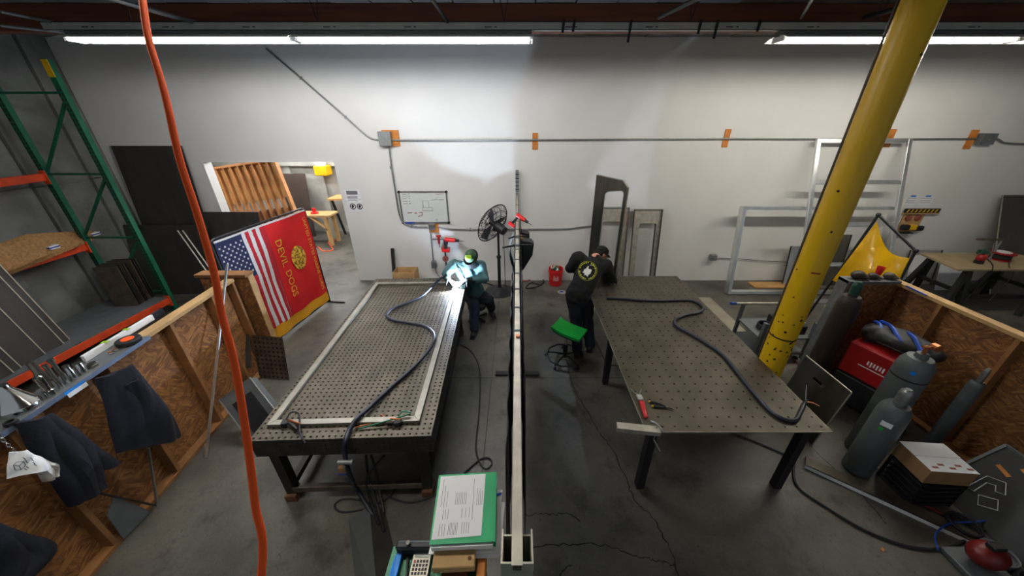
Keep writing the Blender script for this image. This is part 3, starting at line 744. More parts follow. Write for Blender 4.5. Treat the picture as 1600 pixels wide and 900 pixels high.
# hanging orange cord close to the viewer
op = [tuple(P(u, v, t=t)) for u, v, t in ((196,-460,.98),(206,-200,.85),(214,-60,.73),(222,-4,.70),(232,60,.68),(250,120,.67),(263,170,.66),(281,250,.65),(310,340,.64),(335,428,.63),(346,490,.62),(366,565,.61),(385,680,.60),(398,785,.59),(408,905,.58))]+[(-.52,.12,2.1),(-.62,.02,1.2),(-.62,-.05,.03)]
MB().tube(op, .0062, n=10, sub=6).build('extension_cord', 'orange_cord', label='bright orange cord hanging close to the viewer on the left', cat='cord', smooth=True)
# ================================================================ flags on their stand
FN, FF, FZ = Vector((-3.82,4.05,0)), Vector((-3.60,5.76,0)), 1.82
fd = (FF-FN).normalized(); FL = (FF-FN).length; fnm = Vector((fd.y, -fd.x, 0))
st = thing('flag_stand', (FN+FF)/2, 'black pipe stand on the floor holding two upright hung flags', 'stand')
r_ = .06
path = [FN+Vector((0,0,.06)), FN+Vector((0,0,FZ-r_)), FN+fd*r_*.3+Vector((0,0,FZ-r_*.3)), FN+fd*r_+Vector((0,0,FZ)), FF-fd*r_+Vector((0,0,FZ)), FF-fd*r_*.3+Vector((0,0,FZ-r_*.3)), FF+Vector((0,0,FZ-r_)), FF+Vector((0,0,.06))]
MB().tube(path, .015, n=10).build('frame', 'black_paint', st, smooth=True)
MB().cyl(FN+Vector((0,0,.06)), FF+Vector((0,0,.06)), .013, n=10).build('bottom_rail', 'black_paint', st, smooth=True)
for p in (FN, FF):
    MB().cyl(p-fnm*.22+Vector((0,0,.016)), p+fnm*.30+Vector((0,0,.016)), .014, n=10).cyl(p+Vector((0,0,.016)), p+Vector((0,0,.07)), .014, n=10).build('foot', 'black_paint', st, smooth=True)
def FW(s, z, o=0):
    w = .014*math.sin(s*13+z*2.2)*(1.1-z/2)+.008*math.sin(s*5-z*6)
    return FN+fd*s+fnm*(.022+w+o)+Vector((0,0,z))
def cloth(name, s0, s1, z0, z1, m, parent, o=0, nu=None, nv=24, th=.0012, wav=0):
    nu = nu or max(2, int((s1-s0)/.03))
    def fn(a, b):
        z = z0+(z1-z0)*b
        e = wav*math.sin(z*17+s0*31)
        return FW(s0+(s1-s0)*a+e, z, o)
    return MB().grid(fn, nu, nv, th).build(name, m, parent, smooth=True)
mat('flag_red', (176,22,38), .85, 0, var=.06, scale=8); mat('flag_white', (214,212,210), .85, 0, var=.03); mat('flag_blue', (26,34,74), .85, 0, var=.08)
mat('flag_scarlet', (206,16,22), .8, 0, var=.05); mat('flag_gold', (224,160,20), .8, 0, var=.06)
SW = .765/13; US0 = .02
us = thing('striped_flag', FN+fd*.4, 'stars and stripes flag hung upright on the black stand', 'flag', None)
for k in range(13):
    top = 1.0+.17 if k < 7 else 1.775
    cloth('stripe', US0+SW*k, US0+SW*(k+1), .27+.02*math.sin(k), top, 'flag_red' if k % 2 == 0 else 'flag_white', us, wav=.004)
cloth('canton', US0, US0+SW*7, 1.17, 1.775, 'flag_blue', us)
cloth('header', US0, US0+.765, 1.772, 1.80, 'flag_white', us)
m = MB()
for i in range(9):
    for j in range(11 if False else 6 if i % 2 == 0 else 5):
        s = US0+SW*7*(i+1)/10; z = 1.17+.605*((j+1)/7 if i % 2 == 0 else (j+1.5)/7)
        c = FW(s, z, .0022); r = .019
        pts = [c+fd*(r*(1 if q % 2 == 0 else .42)*math.sin(2*PI*q/10))+Vector((0,0,r*(1 if q % 2 == 0 else .42)*math.cos(2*PI*q/10))) for q in range(10)]
        m.prism(pts, fnm*.001)
m.build('star_field', 'flag_white', us, kind='stuff')
rf = thing('red_flag', FN+fd*1.25, 'scarlet flag with gold lettering hung upright on the black stand', 'flag')
cloth('field', .79, FL-.02, .26, 1.775, 'flag_scarlet', rf)
cloth('header', .79, FL-.02, 1.772, 1.80, 'flag_white', rf)
cloth('side_hem', .79, .82, .26, 1.775, 'flag_red', rf, o=.002)
def ftext(body, size, s, z, tilt=0):
    # letters run down the cloth, tops to the right
    c = FW(s, z, .018)
    X = Vector((0,0,-1)); Y = fd
    T = Matrix.Translation(c) @ Matrix(((X.x,Y.x,fnm.x,0),(X.y,Y.y,fnm.y,0),(X.z,Y.z,fnm.z,0),(0,0,0,1))) @ Matrix.Rotation(tilt, 4, 'Z')
    text_part(body, size, T, 'gold', rf)
ftext('DEVIL', .17, .95, 1.30); ftext('DOGS', .17, .95, .78)
ftext('UNITED STATES MARINE CORPS', .094, 1.60, 1.02)
c = FW(1.27, 1.10, .012)
R_ = Matrix((fd, Vector((0,0,1)), fnm)).transposed()
MB().ell(c, (.16,.21,.012), R_).build('emblem_disc', 'gold_emblem', rf, smooth=True)
yb = thing('yellow_banner', FN+fd*.9, 'plain golden yellow cloth band below the two flags', 'banner')
cloth('cloth', .015, FL-.015, .075, .30, 'flag_gold', yb, o=-.012, nv=6)
# ================================================================ room behind the doorway
FYW = 10.3
struct(MB().bb((XL-2.2, FYW, 0), (-1.0, FYW+.2, ZC+.3)), 'wall_far', 'far_conc')
wf = bpy.data.objects['wall_far']
for k, x in enumerate([-9.4+i*.92 for i in range(9)]):
    MB().bb((x, FYW-.10, 0), (x+.16, FYW, ZC)).build('pilaster', 'far_conc', wf)
MB().bb((-9.5, FYW-.16, 1.95), (-1.1, FYW-.10, 2.09)).build('ledge', 'far_conc', wf)
struct(MB().bb((-1.2, WY+WT, 0), (-1.0, FYW, ZC+.3)), 'wall_far_right', 'far_conc')
struct(MB().bb((XL-2.4, WY+WT, 0), (XL-2.2, FYW+.2, ZC+.3)), 'wall_far_left', 'far_conc')
strip_light(-7.4, -5.0, 'added unseen strip light brightening the room behind the doorway, nearer one', y=8.2, z=2.95, top=ZC)  # this and the next three lamps are unseen, added to brighten the room
strip_light(-4.9, -2.5, 'added unseen strip light brightening the room behind the doorway, farther one', y=8.2, z=2.95, top=ZC)
strip_light(-7.4, -5.0, 'added unseen strip light brightening the timber bench behind the doorway', y=9.5, z=2.95, top=ZC)
strip_light(-4.9, -2.5, 'added unseen strip light brightening the wall bench behind the doorway', y=9.5, z=2.95, top=ZC)
A = Vector((-6.9,8.05,2.12)); B = Vector((-5.35,8.0,2.33)); dd = Vector((.46,-.52,-.98)).normalized()
pan = thing('framed_wall_panel', (-5.3,7.2,0), 'leaning timber framed wall panel seen through the doorway', 'panel')
nrm_ = (B-A).cross(dd).normalized(); nrm_ = nrm_ if nrm_.y < 0 else -nrm_
La = (A.z-.03)/-dd.z
for k in range(10):
    p = A.lerp(B, k/9); L = (p.z-.03)/-dd.z
    MB().beam(p, p+dd*L, .045, .11, up=nrm_).build('stud', 'stud_tan', pan)
MB().beam(A-(B-A).normalized()*.05, B+(B-A).normalized()*.05, .05, .13, up=nrm_).build('top_plate', 'stud_tan', pan)
for k in range(9):
    p = A.lerp(B, (k+.5)/9); w = (B-A).length/9-.05
    MB().beam(p-nrm_*.04, p+dd*.85-nrm_*.04, w, .012, up=nrm_).build('sheathing', 'ply', pan)
    MB().beam(p-nrm_*.04+dd*1.08, p+dd*1.9-nrm_*.04, w*.9, .012, up=nrm_).build('sheathing', 'brown_wood', pan)
lean('wood_door', -6.75, -6.0, 1.75, 9.8, 'dark brown board leaning on the far wall through the doorway', 'board', 'cyl_brown', yt=10.10)
bt = thing('timber_bench', (-4.9,9.2,0), 'raw timber bench with a red tool seen through the doorway', 'bench')
MB().bb((-6.2,8.95,.80),(-4.98,9.45,.85)).build('bench_top', 'lumber_pale', bt)
for x, y in ((-5.12,9.0),(-5.12,9.4),(-6.1,9.0),(-6.1,9.4)):
    MB().bb((x-.045,y-.045,0),(x+.045,y+.045,.80)).build('leg', 'lumber_pale', bt)
MB().beam((-5.12,9.0,.45),(-5.5,9.0,.79),.04,.09,up=(0,1,0)).build('brace', 'lumber_pale', bt)
rt_ = thing('red_tool', (-5.45,9.15,.85), 'small red power tool on the bench through the doorway', 'tool')
MB().bb((-5.54,9.08,.851),(-5.38,9.2,.90)).build('foot_plate', 'red_plastic', rt_, bevel=.008); MB().cyl((-5.46,9.14,.9),(-5.46,9.14,1.0),.045,n=12).build('motor', 'red_plastic', rt_, smooth=True)
ws = thing('wall_bench', (-4.4,9.95,0), 'plywood wall bench under the yellow bin through the doorway', 'bench')
MB().bb((-5.3,9.62,1.10),(-3.4,10.18,1.15)).build('bench_top', 'ply', ws)
for x in (-5.2,-3.5): MB().beam((x,9.68,1.1),(x,10.0,0.0),.05,.05).build('leg', 'black_paint', ws)
pc = P(507,266,y=10.1)
yb_ = thing('yellow_bin', pc, 'yellow bin with a white bag high on the far wall', 'bin')
MB().bb((pc.x-.17,9.85,pc.z-.12),(pc.x+.17,10.19,pc.z+.14)).build('bin', 'yellow_paint', yb_, bevel=.02); MB().ell((pc.x-.02,10.02,pc.z+.24),(.15,.12,.2)).build('bag', 'paper', yb_, smooth=True)
op2 = [P(u,v,z=.012) for u,v in ((497,385),(505,392),(520,390),(513,378),(525,375))]
MB().tube(op2, .012, n=6, sub=5).build('air_hose', 'orange_cord', label='orange hose on the floor beyond the doorway', cat='hose', smooth=True)
# ================================================================ on the back wall
random.seed(21)
YW = WY-.03
def wp(u, v, d=.03): return P(u, v, y=WY-d)
def conduit(px, lab, r=.013, m='galv', straps=()):
    t = thing('wall_conduit', wp(*px[0]), lab, 'conduit')
    MB().tube([wp(*p) for p in px], r, n=8, sub=4).build('pipe', m, t, smooth=True)
    for u, v in straps: MB().box(wp(u, v, .022), (.03, .04, .05)).build('strap', m, t)
    return t
conduit([(416,76),(470,122),(530,174),(566,206),(580,216),(593,219)], 'grey conduit sloping down the white wall to the junction box', .015, straps=((470,122),(540,183)))
conduit([(612,219),(700,219.5),(900,218.5),(1135,217),(1350,217.5),(1530,217)], 'long horizontal grey conduit high across the white wall', .016)
conduit([(1552,214),(1562,219),(1575,224),(1640,226)], 'short bent conduit leaving the dark box at the right', .016)
conduit([(608,229),(612,262),(618,300),(624,335),(632,349),(648,354),(668,355)], 'grey conduit dropping left of the whiteboard', .015, straps=((611,262),(643,353)))
conduit([(684,354),(696,357),(730,358),(850,358),(890,357),(905,355),(935,352)], 'low horizontal conduit behind the fan', .014, straps=((735,358),))
conduit([(673,362),(675,385),(677,408)], 'short conduit dropping from the low junction box', .014)
def block(u, v, w, h, lab, tilt=0):
    c = wp(u, v, .009); R = Matrix.Rotation(tilt, 3, 'Y')
    MB().box(c, (w, .018, h), R).build('wood_block', 'lumber_orange', label=lab, cat='block', group='wood blocks behind the wall conduit')
block(611,216,.30,.27,'square wood block behind the junction box above the whiteboard')
block(836,221,.10,.28,'wood block on the conduit straight above the divider')
block(1135,216,.10,.30,'wood block on the conduit above the leaning panels')
block(1390,216,.12,.30,'wood block on the conduit right of the yellow column')
block(1517,218,.13,.32,'wood block on the conduit beside the dark box at right')
block(678,356,.20,.20,'small wood block behind the low junction box')
def jbox(u, v, w, h, m, lab, d=.09):
    c = wp(u, v, .02+d/2); t = thing('junction_box', c-Vector((0,0,h/2)), lab, 'electrical box')
    MB().box(c, (w, d, h)).build('body', m, t, bevel=.004); MB().box(c-Vector((0,d/2+.002,0)), (w*.9, .004, h*.9)).build('cover', m, t)
    MB().cyl(c-Vector((0,d/2+.004,h*.05)), c-Vector((0,d/2+.01,h*.05)), .012, n=8).build('screw', 'galv', t); return t
jbox(602,217,.22,.24,'galv','square grey junction box at the left end of the long conduit')
jbox(1541,217,.26,.18,'grey_paint','dark grey box at the right end of the long conduit')
jbox(675,354,.12,.12,'galv','small grey junction box under the whiteboard')
ob = jbox(678,413,.09,.14,'grey_paint','grey outlet box low on the wall left of the welder')
jbox(1114,402,.13,.12,'galv','small outlet box low on the wall by the aluminium frames')
MB().tube([wp(1120,403), wp(1160,405), wp(1200,408), wp(1245,410)], .006, n=6, sub=3).build('wall_cable', 'black_rubber', label='thin cable running right from the low outlet box', cat='cable')
MB().tube([wp(680,420,.06), wp(683,428,.1), wp(690,436,.14), P(700,446,z=.01)], .006, n=6, sub=4).build('outlet_cord', 'black_rubber', label='black cord hanging from the outlet left of the welder', cat='cord')
# whiteboard
b0, b1 = wp(623,301,.025), wp(697,348,.025)
wbx0, wbx1 = wp(623,301).x, wp(697,301).x; wbz1, wbz0 = wp(660,300).z, wp(660,348).z
wbd = thing('whiteboard', ((wbx0+wbx1)/2, WY-.02, wbz0), 'small whiteboard with sketches and red marker on the white wall', 'whiteboard')
mat('board_white', (216,220,216), .25, 0, var=.02)
MB().bb((wbx0,WY-.022,wbz0),(wbx1,WY-.004,wbz1)).build('board', 'board_white', wbd)
for a, b in (((wbx0,wbz0),(wbx1,wbz0)),((wbx0,wbz1),(wbx1,wbz1)),((wbx0,wbz0),(wbx0,wbz1)),((wbx1,wbz0),(wbx1,wbz1))):
    MB().beam((a[0],WY-.02,a[1]),(b[0],WY-.02,b[1]),.03,.016,up=(0,1,0)).build('frame_bar', 'galv', wbd)
for x in (wbx0,wbx1):
    for z in (wbz0,wbz1): MB().cyl((x,WY-.035,z),(x,WY-.005,z),.026,n=10).build('corner', 'black_paint', wbd)
wX = lambda f: wbx0+(wbx1-wbx0)*f; wZ = lambda f: wbz0+(wbz1-wbz0)*f
def stroke(pts, m='print', r=.0035): MB().tube([(wX(a), WY-.024, wZ(b)) for a, b in pts], r, n=4).build('marker_line', m, wbd)
for k in range(5):
    stroke([(.06,.93-.075*k),(.15+.02*(k % 2),.93-.075*k)]); stroke([(.19,.93-.075*k),(.22,.94-.075*k)], 'black_paint', .004)
stroke([(.48,.5),(.60,.5),(.60,.72),(.48,.72),(.48,.5)]); stroke([(.46,.40),(.68,.40),(.68,.5),(.46,.5),(.46,.40)])
stroke([(.66,.74),(.74,.75),(.80,.78)]); stroke([(.82,.75),(.94,.76)]); stroke([(.78,.93),(.95,.94)], 'red_paint'); stroke([(.26,.97),(.6,.97)])
for pts in ([(.12,.32),(.22,.33)],[(.27,.33),(.29,.30),(.31,.34),(.33,.30)],[(.38,.34),(.44,.34),(.445,.26),(.42,.24)],[(.34,.2),(.38,.23),(.42,.22)]): stroke(pts, 'red_paint', .006)
stroke([(.72,.07),(.735,.13),(.75,.08),(.77,.1)], 'black_paint')
MB().bb((wX(.05),WY-.045,wbz0-.015),(wX(.25),WY-.02,wbz0+.012)).build('marker', 'blue_paint', wbd); MB().bb((wX(.36),WY-.045,wbz0-.012),(wX(.48),WY-.02,wbz0+.01)).build('marker', 'grey_paint', wbd)
# safety sign beside the doorway
sx0, sx1, sz1, sz0 = wp(537,298).x, wp(561,298).x, wp(548,297).z, wp(548,331).z
sg = thing('safety_sign', ((sx0+sx1)/2, WY-.004, sz0), 'white safety sign with two round pictograms beside the doorway', 'sign')
MB().bb((sx0,WY-.006,sz0),(sx1,WY-.001,sz1)).build('panel', 'paper', sg)
MB().bb((sx0+.03,WY-.0075,sz1-.09),(sx1-.05,WY-.0065,sz1-.02)).build('header', 'print', sg)
for k in range(4): MB().bb((sx0+.03,WY-.0075,sz1-.125-.025*k),(sx1-.06-.02*(k%2),WY-.0065,sz1-.115-.025*k)).build('text_line', 'print', sg)
for k in (0,1):
    c = Vector((sx0+.10+.135*k, WY-.0065, sz0+.10))
    MB().ring([c+Vector((.058*math.cos(q),0,.058*math.sin(q))) for q in [PI*i/10 for i in range(20)]],[c+Vector((.042*math.cos(q),0,.042*math.sin(q))) for q in [PI*i/10 for i in range(20)]],(0,-.002,0)).build('ring', 'black_paint', sg)
    MB().prism([c+Vector((a,0,b)) for a,b in ((-.022,-.03),(.0,-.03),(.025,.0),(.018,.03),(-.01,.033),(-.025,.01))],(0,-.002,0)).build('pictogram', 'black_paint', sg)
# pipe tool rack left of the welder
tk = thing('pipe_rack', wp(690,373,.1), 'dark pipe arm with hung discs on the wall left of the welder', 'rack')
MB().tube([wp(675,374), wp(677,374,.1), wp(712,373,.1)], .016, n=8).build('arm', 'grey_paint', tk, smooth=True)
MB().cyl(wp(694,374,.1), wp(698,424,.1), .016, n=8).build('stem', 'black_paint', tk, smooth=True)
for v in (388, 404):
    c = wp(694.6+(v-388)*.1, v, .12); MB().cyl(c, c-Vector((0,.03,0)), .062, n=20).build('disc', 'rust_disc', tk, smooth=True)
    MB().cyl(c-Vector((0,.03,0)), c-Vector((0,.04,0)), .016, n=10).build('hub', 'steel_dark', tk, smooth=True)
ct = thing('air_nozzle', wp(686,388,.12), 'small red air nozzle hooked on the pipe arm', 'tool')
c = wp(685.5,374,.13); MB().cyl(c+Vector((0,0,.07)), c-Vector((0,0,.1)), .03, .018, n=10).build('body', 'red_paint', ct, smooth=True); MB().cyl(c-Vector((0,0,.1)), c-Vector((0,0,.17)), .007, n=6).build('tip', 'steel_dark', ct); MB().box(c+Vector((0,0,.07)),(.1,.03,.03)).build('lever','red_paint',ct)
def drill(c, R, lab, s=1.):
    t = thing('cordless_drill', c, lab, 'drill'); c = Vector(c)
    T = Matrix.Translation(c) @ R.to_4x4() @ Matrix.Scale(s, 4)
    MB(T).cyl((-.09,0,.0),(.07,0,0),.034,n=14).build('motor', 'red_plastic', t, smooth=True)
    MB(T).cyl((.07,0,0),(.13,0,0),.026,.02,n=14).build('chuck', 'black_rubber', t, smooth=True); MB(T).cyl((.13,0,0),(.2,0,0),.005,n=8).build('bit', 'steel_dark', t)
    MB(T).beam((-.05,0,-.02),(-.08,0,-.15),.036,.044,up=(0,1,0)).build('grip', 'black_rubber', t, bevel=.006)
    MB(T).box((-.07,0,-.175),(.12,.07,.05)).build('battery', 'red_plastic', t, bevel=.006)
    return t
drill(wp(704,375,.16), Matrix.Rotation(.1,3,'Y'), 'red and black cordless drill hung at the end of the pipe arm', 1.3)
# carton and dark tube at the foot of the wall
cb = P(637,436,y=6.5)
bx_ = thing('wooden_carton', (cb.x,6.45,0), 'open pale wooden carton behind the far end of the left table', 'box')
MB().bb((cb.x-.22,6.3,0),(cb.x+.22,6.6,.012)).build('base', 'lumber_pale', bx_)
for a, b in (((-.22,6.3),(.22,6.312)),((-.22,6.588),(.22,6.6)),((-.22,6.312),(-.208,6.588)),((.208,6.312),(.22,6.588))):
    MB().bb((cb.x+a[0],a[1],.012),(cb.x+b[0],b[1],.38)).build('side', 'lumber_pale', bx_)
p = wp(613,388,.05); MB().beam((p.x,6.5,0.001), p, .06, .05, up=(0,1,0)).build('dark_tube', 'black_paint', label='short black square tube leaning beside the wooden carton', cat='tube')
# ================================================================ pedestal fan
fb = P(777,452,z=0); fc = P(770,349,y=6.28)
fa = thing('pedestal_fan', (fc.x+.03,6.3,0), 'large black pedestal fan tilted away beside the wall', 'fan')
px_, py_ = fc.x+.10, 6.22
MB().lathe([(.30,0),(.30,.012),(.27,.03),(.08,.06),(.05,.09)], (px_,py_,0), n=28).build('base', 'black_paint', fa, smooth=True)
MB().cyl((px_,py_,.06),(px_,py_,.75),.032,n=14).build('pole', 'black_paint', fa, smooth=True)
MB().cyl((px_,py_,.7),(px_,py_,1.34),.022,n=14).build('pole', 'black_paint', fa, smooth=True)
MB().lathe([(.03,.72),(.045,.73),(.045,.77),(.03,.78)], (px_,py_,0), n=14).build('collar', 'black_paint', fa, smooth=True)
fn_ = Vector((-.744,.572,.338)).normalized(); fa_, fb2, _ = MB().frame(fn_)
FC = fc
def ringpts(r, h, k=36): return [FC+fn_*h+(fa_*math.cos(2*PI*i/k)+fb2*math.sin(2*PI*i/k))*r for i in range(k)]
MB().tube(ringpts(.385,0), .009, n=6, closed=True).build('cage_rim', 'black_paint', fa, smooth=True)
for r, h in ((.30,.075),(.20,.095),(.10,.105),(.30,-.075),(.20,-.095),(.10,-.105)):
    MB().tube(ringpts(r,h), .005, n=5, closed=True).build('cage_ring', 'black_paint', fa, smooth=True)
m = MB()
for s in (1,-1):
    for i in range(40):
        a = 2*PI*i/40; e = fa_*math.cos(a)+fb2*math.sin(a); e2 = fa_*math.cos(a+.25)+fb2*math.sin(a+.25)
        m.tube([FC+e*.385, FC+e*.30+fn_*s*.075, FC+e2*.20+fn_*s*.095, FC+e2*.06+fn_*s*.105], .0032, n=4)
m.build('grille_wires', 'black_paint', fa, kind='stuff')
for i in range(3):
    a = 2*PI*i/3; e = fa_*math.cos(a)+fb2*math.sin(a); g = fn_.cross(e)
    MB().prism([FC+e*.05-g*.03, FC+e*.33-g*.10-fn_*.03, FC+e*.35+g*.06+fn_*.03, FC+e*.2+g*.09+fn_*.03, FC+e*.05+g*.03], fn_*.004).build('blade', 'grey_paint', fa, smooth=True)
MB().cyl(FC+fn_*.06, FC-fn_*.10, .05, n=14).build('hub', 'black_paint', fa, smooth=True)
MB().cyl(FC-fn_*.10, FC-fn_*.30, .095, .08, n=18).build('motor', 'black_paint', fa, smooth=True)
MB().beam(FC-fn_*.2-Vector((0,0,.02)), (px_,py_,1.30), .05, .05).build('yoke', 'black_paint', fa)
MB().tube([FC-fn_*.3, (px_+.1,py_+.08,1.1),(px_+.11,py_+.1,.5),(px_+.12,py_+.1,.05),(px_+.2,py_+.15,.012),(px_+.5,py_-.02,.012)], .007, n=6, sub=5).build('power_cord', 'black_rubber', fa, smooth=True)
# cables on the floor behind the divider
for px, lab in (([(735,444),(748,438),(765,444),(790,450),(805,447)],'black cable on the floor at the foot of the fan'),
                ([(822,436),(840,433),(850,440),(838,448),(822,450),(830,442),(846,446)],'coiled black cable on the floor right of the divider by the wall'),
                ([(820,431),(832,429),(828,437),(815,440)],'orange brown cord end by the wall right of the divider')):
    MB().tube([P(u,v,z=.014) for u,v in px], .013, n=6, sub=6).build('floor_cable', 'black_rubber' if 'black' in lab else 'rust_disc', label=lab, cat='cable', smooth=True)
# ================================================================ people
def finger(m, p, d, n, L, r, curl):
    d = Vector(d).normalized(); n = Vector(n).normalized()
    for k in range(3):
        l = L*(.45,.32,.23)[k]; q = p+d*l; m.cap(p, q, r*(1-.12*k), r*(.9-.12*k), n=8)
        p = q; d = (d*math.cos(curl)+n*math.sin(curl)).normalized()
def hand(m, w, d, n, curl=.6, side=1, s=1.0):
    """wrist w, pointing d, palm facing n"""
    d = Vector(d).normalized(); n = Vector(n); n = (n-d*n.dot(d)).normalized(); a = d.cross(n)*side
    w = Vector(w)
    for k in range(4): m.cap(w+a*(.012*(k-1.5))*s, w+d*.075*s+a*(.019*(k-1.5))*s, .016*s, .014*s, n=8)
    for k, L in enumerate((.068,.078,.072,.056)):
        finger(m, w+d*.075*s+a*(.021*(k-1.5))*s, d+a*.08*(k-1.5), n, L*s, .0105*s, curl)
    finger(m, w+d*.02*s-a*.035*s, d*.6-a*.8+n*.3, n, .066*s, .0125*s, curl*.6)
def head(m, c, f, u):
    f = Vector(f).normalized(); u = Vector(u); u = (u-f*u.dot(f)).normalized(); r = f.cross(u)
    R = Matrix((r, f, u)).transposed(); c = Vector(c)
    m.ell(c+u*.02, (.075,.095,.095), R); m.ell(c+f*.025-u*.05, (.058,.07,.07), R)
    m.ell(c+f*.085-u*.02, (.025,.02,.03), R); m.cap(c+f*.09+u*.01, c+f*.112-u*.028, .010, .014, n=8)
    for s in (-1,1): m.ell(c+r*s*.078-f*.005-u*.01, (.012,.02,.032), R); m.ell(c+r*s*.032+f*.075+u*.012, (.02,.014,.012), R)
    return R, f, u, r
def face_parts(par, c, R, f, u, r):
    for s in (-1,1):
        MB().ell(c+r*s*.032+f*.088+u*.0, (.013,.008,.008), R, 8, 6).build('eye', 'white_plastic', par, smooth=True)
        MB().ell(c+r*s*.032+f*.0945+u*.0, (.005,.004,.005), R, 8, 6).build('pupil', 'black_paint', par, smooth=True)
    MB().ell(c+f*.093-u*.062, (.024,.008,.006), R, 8, 6).build('mouth', 'rust_disc', par, smooth=True)
def limb(m, *seq):
    for (p, r0), (q, r1) in zip(seq, seq[1:]): m.cap(p, q, r0, r1)
V = Vector
# --- welder at the left table
hd = P(736,403,y=4.86); nk = P(734,412,y=4.95); ch_ = P(730,424,y=4.99); be = P(737,444,y=5.08); pe = P(744,461,y=5.17)
sR, sL = P(709,414,y=4.97), P(751,415,y=5.0)
eR, eL = P(697,427,y=4.74), P(757,436,y=4.86)
wR, wL = P(699,436,y=4.66), P(730,438,y=4.70)
kR, fR = P(741,478,y=4.86), P(741,515,z=.09); kL, fL = P(763,468,y=5.0), P(768,484,z=.09)
ARC = P(712,446,z=.935)
pw = thing('person', (pe.x, pe.y, 0), 'person in a green beanie and teal jacket bent over the welding arc', 'person')
m = MB(); Rh, ff, uu, rr = head(m, hd, (-.25,-.62,-.75), (-.1,-.5,.8))
limb(m, (nk,.06),(hd-ff*.03-uu*.06,.055)); limb(m, (pe,.14),(be,.13),(ch_,.15),(nk,.06)); limb(m, (ch_,.12),(sR,.07),(eR,.045),(wR,.032)); limb(m, (ch_,.12),(sL,.07),(eL,.045),(wL,.032))
limb(m, (pe+V((-.08,0,0)),.1),(kR,.065),(fR,.045)); limb(m, (pe+V((.08,0,0)),.1),(kL,.065),(fL,.045))
for w, e, s in ((wR,eR,1),(wL,eL,-1)): hand(m, w, (ARC-w), (0,.1,-1), .7, s)
bd_ = remesh_part(m, 'body', 'skin', pw, .009, 3)
m = MB(); limb(m, (pe+V((0,0,.02)),.165),(be,.165),(ch_,.18),(nk-V((0,0,.02)),.085)); limb(m, (ch_+V((0,0,.03)),.13),(sR,.095),(eR,.07),(wR+(eR-wR)*.15,.05)); limb(m, (ch_+V((0,0,.03)),.13),(sL,.095),(eL,.07),(wL+(eL-wL)*.15,.05))
limb(m, (nk-V((.06,0,.0)),.055),(nk+V((.06,0,.0)),.055))
remesh_part(m, 'jacket', 'teal_jacket', pw, .014, 5, .012, 14, 1)
m = MB(); limb(m, (pe,.165),(pe+V((-.08,-.03,-.02)),.13),(kR,.09),(fR+V((0,0,.02)),.075)); limb(m, (pe+V((.08,-.02,-.02)),.13),(kL,.09),(fL+V((0,0,.03)),.075))
remesh_part(m, 'trousers', 'denim', pw, .014, 5, .012, 12, 2)
for f, d in ((fR,V((-.1,-.95,0))),(fL,V((.3,-.9,0)))):
    m = MB(); z = V((f.x,f.y,.05)); m.cap(z-d*.06, z+d*.13, .045, .042); m.cap(z, z+V((0,0,.09)), .045, .05); m.box(z+d*.035-V((0,0,.04)), (.09,.27,.02), Rz(math.atan2(d.y,d.x)-PI/2))
    remesh_part(m, 'boot', 'black_rubber', pw, .01, 3)
m = MB(); cb_ = hd+uu*.035-ff*.012; m.ell(cb_, (.092,.108,.10), Rh); m.ell(cb_+uu*.03,(.08,.095,.09),Rh)
bn = remesh_part(m, 'beanie', 'beanie', pw, .01, 2)
MB().tube([cb_+(rr*math.cos(q)*.097+ff*math.sin(q)*.113)-uu*.015 for q in [2*PI*i/20 for i in range(20)]], .016, n=6, closed=True).build('beanie_cuff', 'black_cloth', pw, smooth=True)
MB().ell(cb_+uu*.10+ff*.045-rr*.01, (.05,.045,.02), Rh).build('beanie_patch', 'lime', pw, smooth=True)
# face shield hung in front of the face
def shield(a, b):
    q = (a-.5)*2.3; z = .05-.20*b
    return hd+rr*math.sin(q)*.105+ff*(math.cos(q)*.135+.0)+uu*z
MB().grid(shield, 14, 8, .006).build('face_shield', 'black_paint', pw, smooth=True)
for w, e, s in ((wR,eR,1),(wL,eL,-1)):
    m = MB(); hand(m, w, (ARC-w), (0,.1,-1), .7, s, 1.22); m.cap(w, w+(e-w)*.38, .045, .058)
    remesh_part(m, 'glove', 'black_cloth', pw, .008, 2)
face_parts(pw, hd, Rh, ff, uu, rr)
# chest bib strip and collar straps
MB().tube([sR+V((.06,-.09,.03)), ch_+V((-.04,-.19,.0)), be+V((.02,-.18,.0))], .009, n=6, sub=5).build('apron_strap', 'black_cloth', pw, smooth=True)
# stool under the welder
so = thing('work_stool', (pe.x,pe.y,0), 'low dark stool under the crouching welder', 'stool')
zs = pe.z-.19
MB().cyl((pe.x,pe.y,zs-.05),(pe.x,pe.y,zs),.16,n=20).build('seat', 'black_rubber', so, smooth=True)
MB().cyl((pe.x,pe.y,.04),(pe.x,pe.y,zs-.05),.025,n=10).build('post', 'black_paint', so, smooth=True)
for i in range(4):
    a = PI/4+PI/2*i; MB().beam((pe.x,pe.y,.045),(pe.x+.2*math.cos(a),pe.y+.2*math.sin(a),.02),.03,.03).build('leg', 'black_paint', so)
# arc and torch
tc_ = thing('welding_torch', wR, 'welding torch in the gloved hand with its arc burning', 'torch')
MB().tube([wR+V((-.02,.02,.03)), wR+(ARC-wR)*.55+V((0,0,.02)), ARC+V((-.005,.012,.022))], [.013,.012,.008], n=8).build('nozzle', 'copper', tc_, smooth=True)
MB().ell(ARC, .028).build('arc', 'arc_glow', tc_, smooth=True)
ld = bpy.data.lights.new('arc_light', 'POINT'); ld.energy = ARC_POWER; ld.color = (.62,.76,1.0); ld.shadow_soft_size = .012
lo = bpy.data.objects.new('arc_light', ld); COL.objects.link(lo); lo.location = ARC+V((0,0,.045))
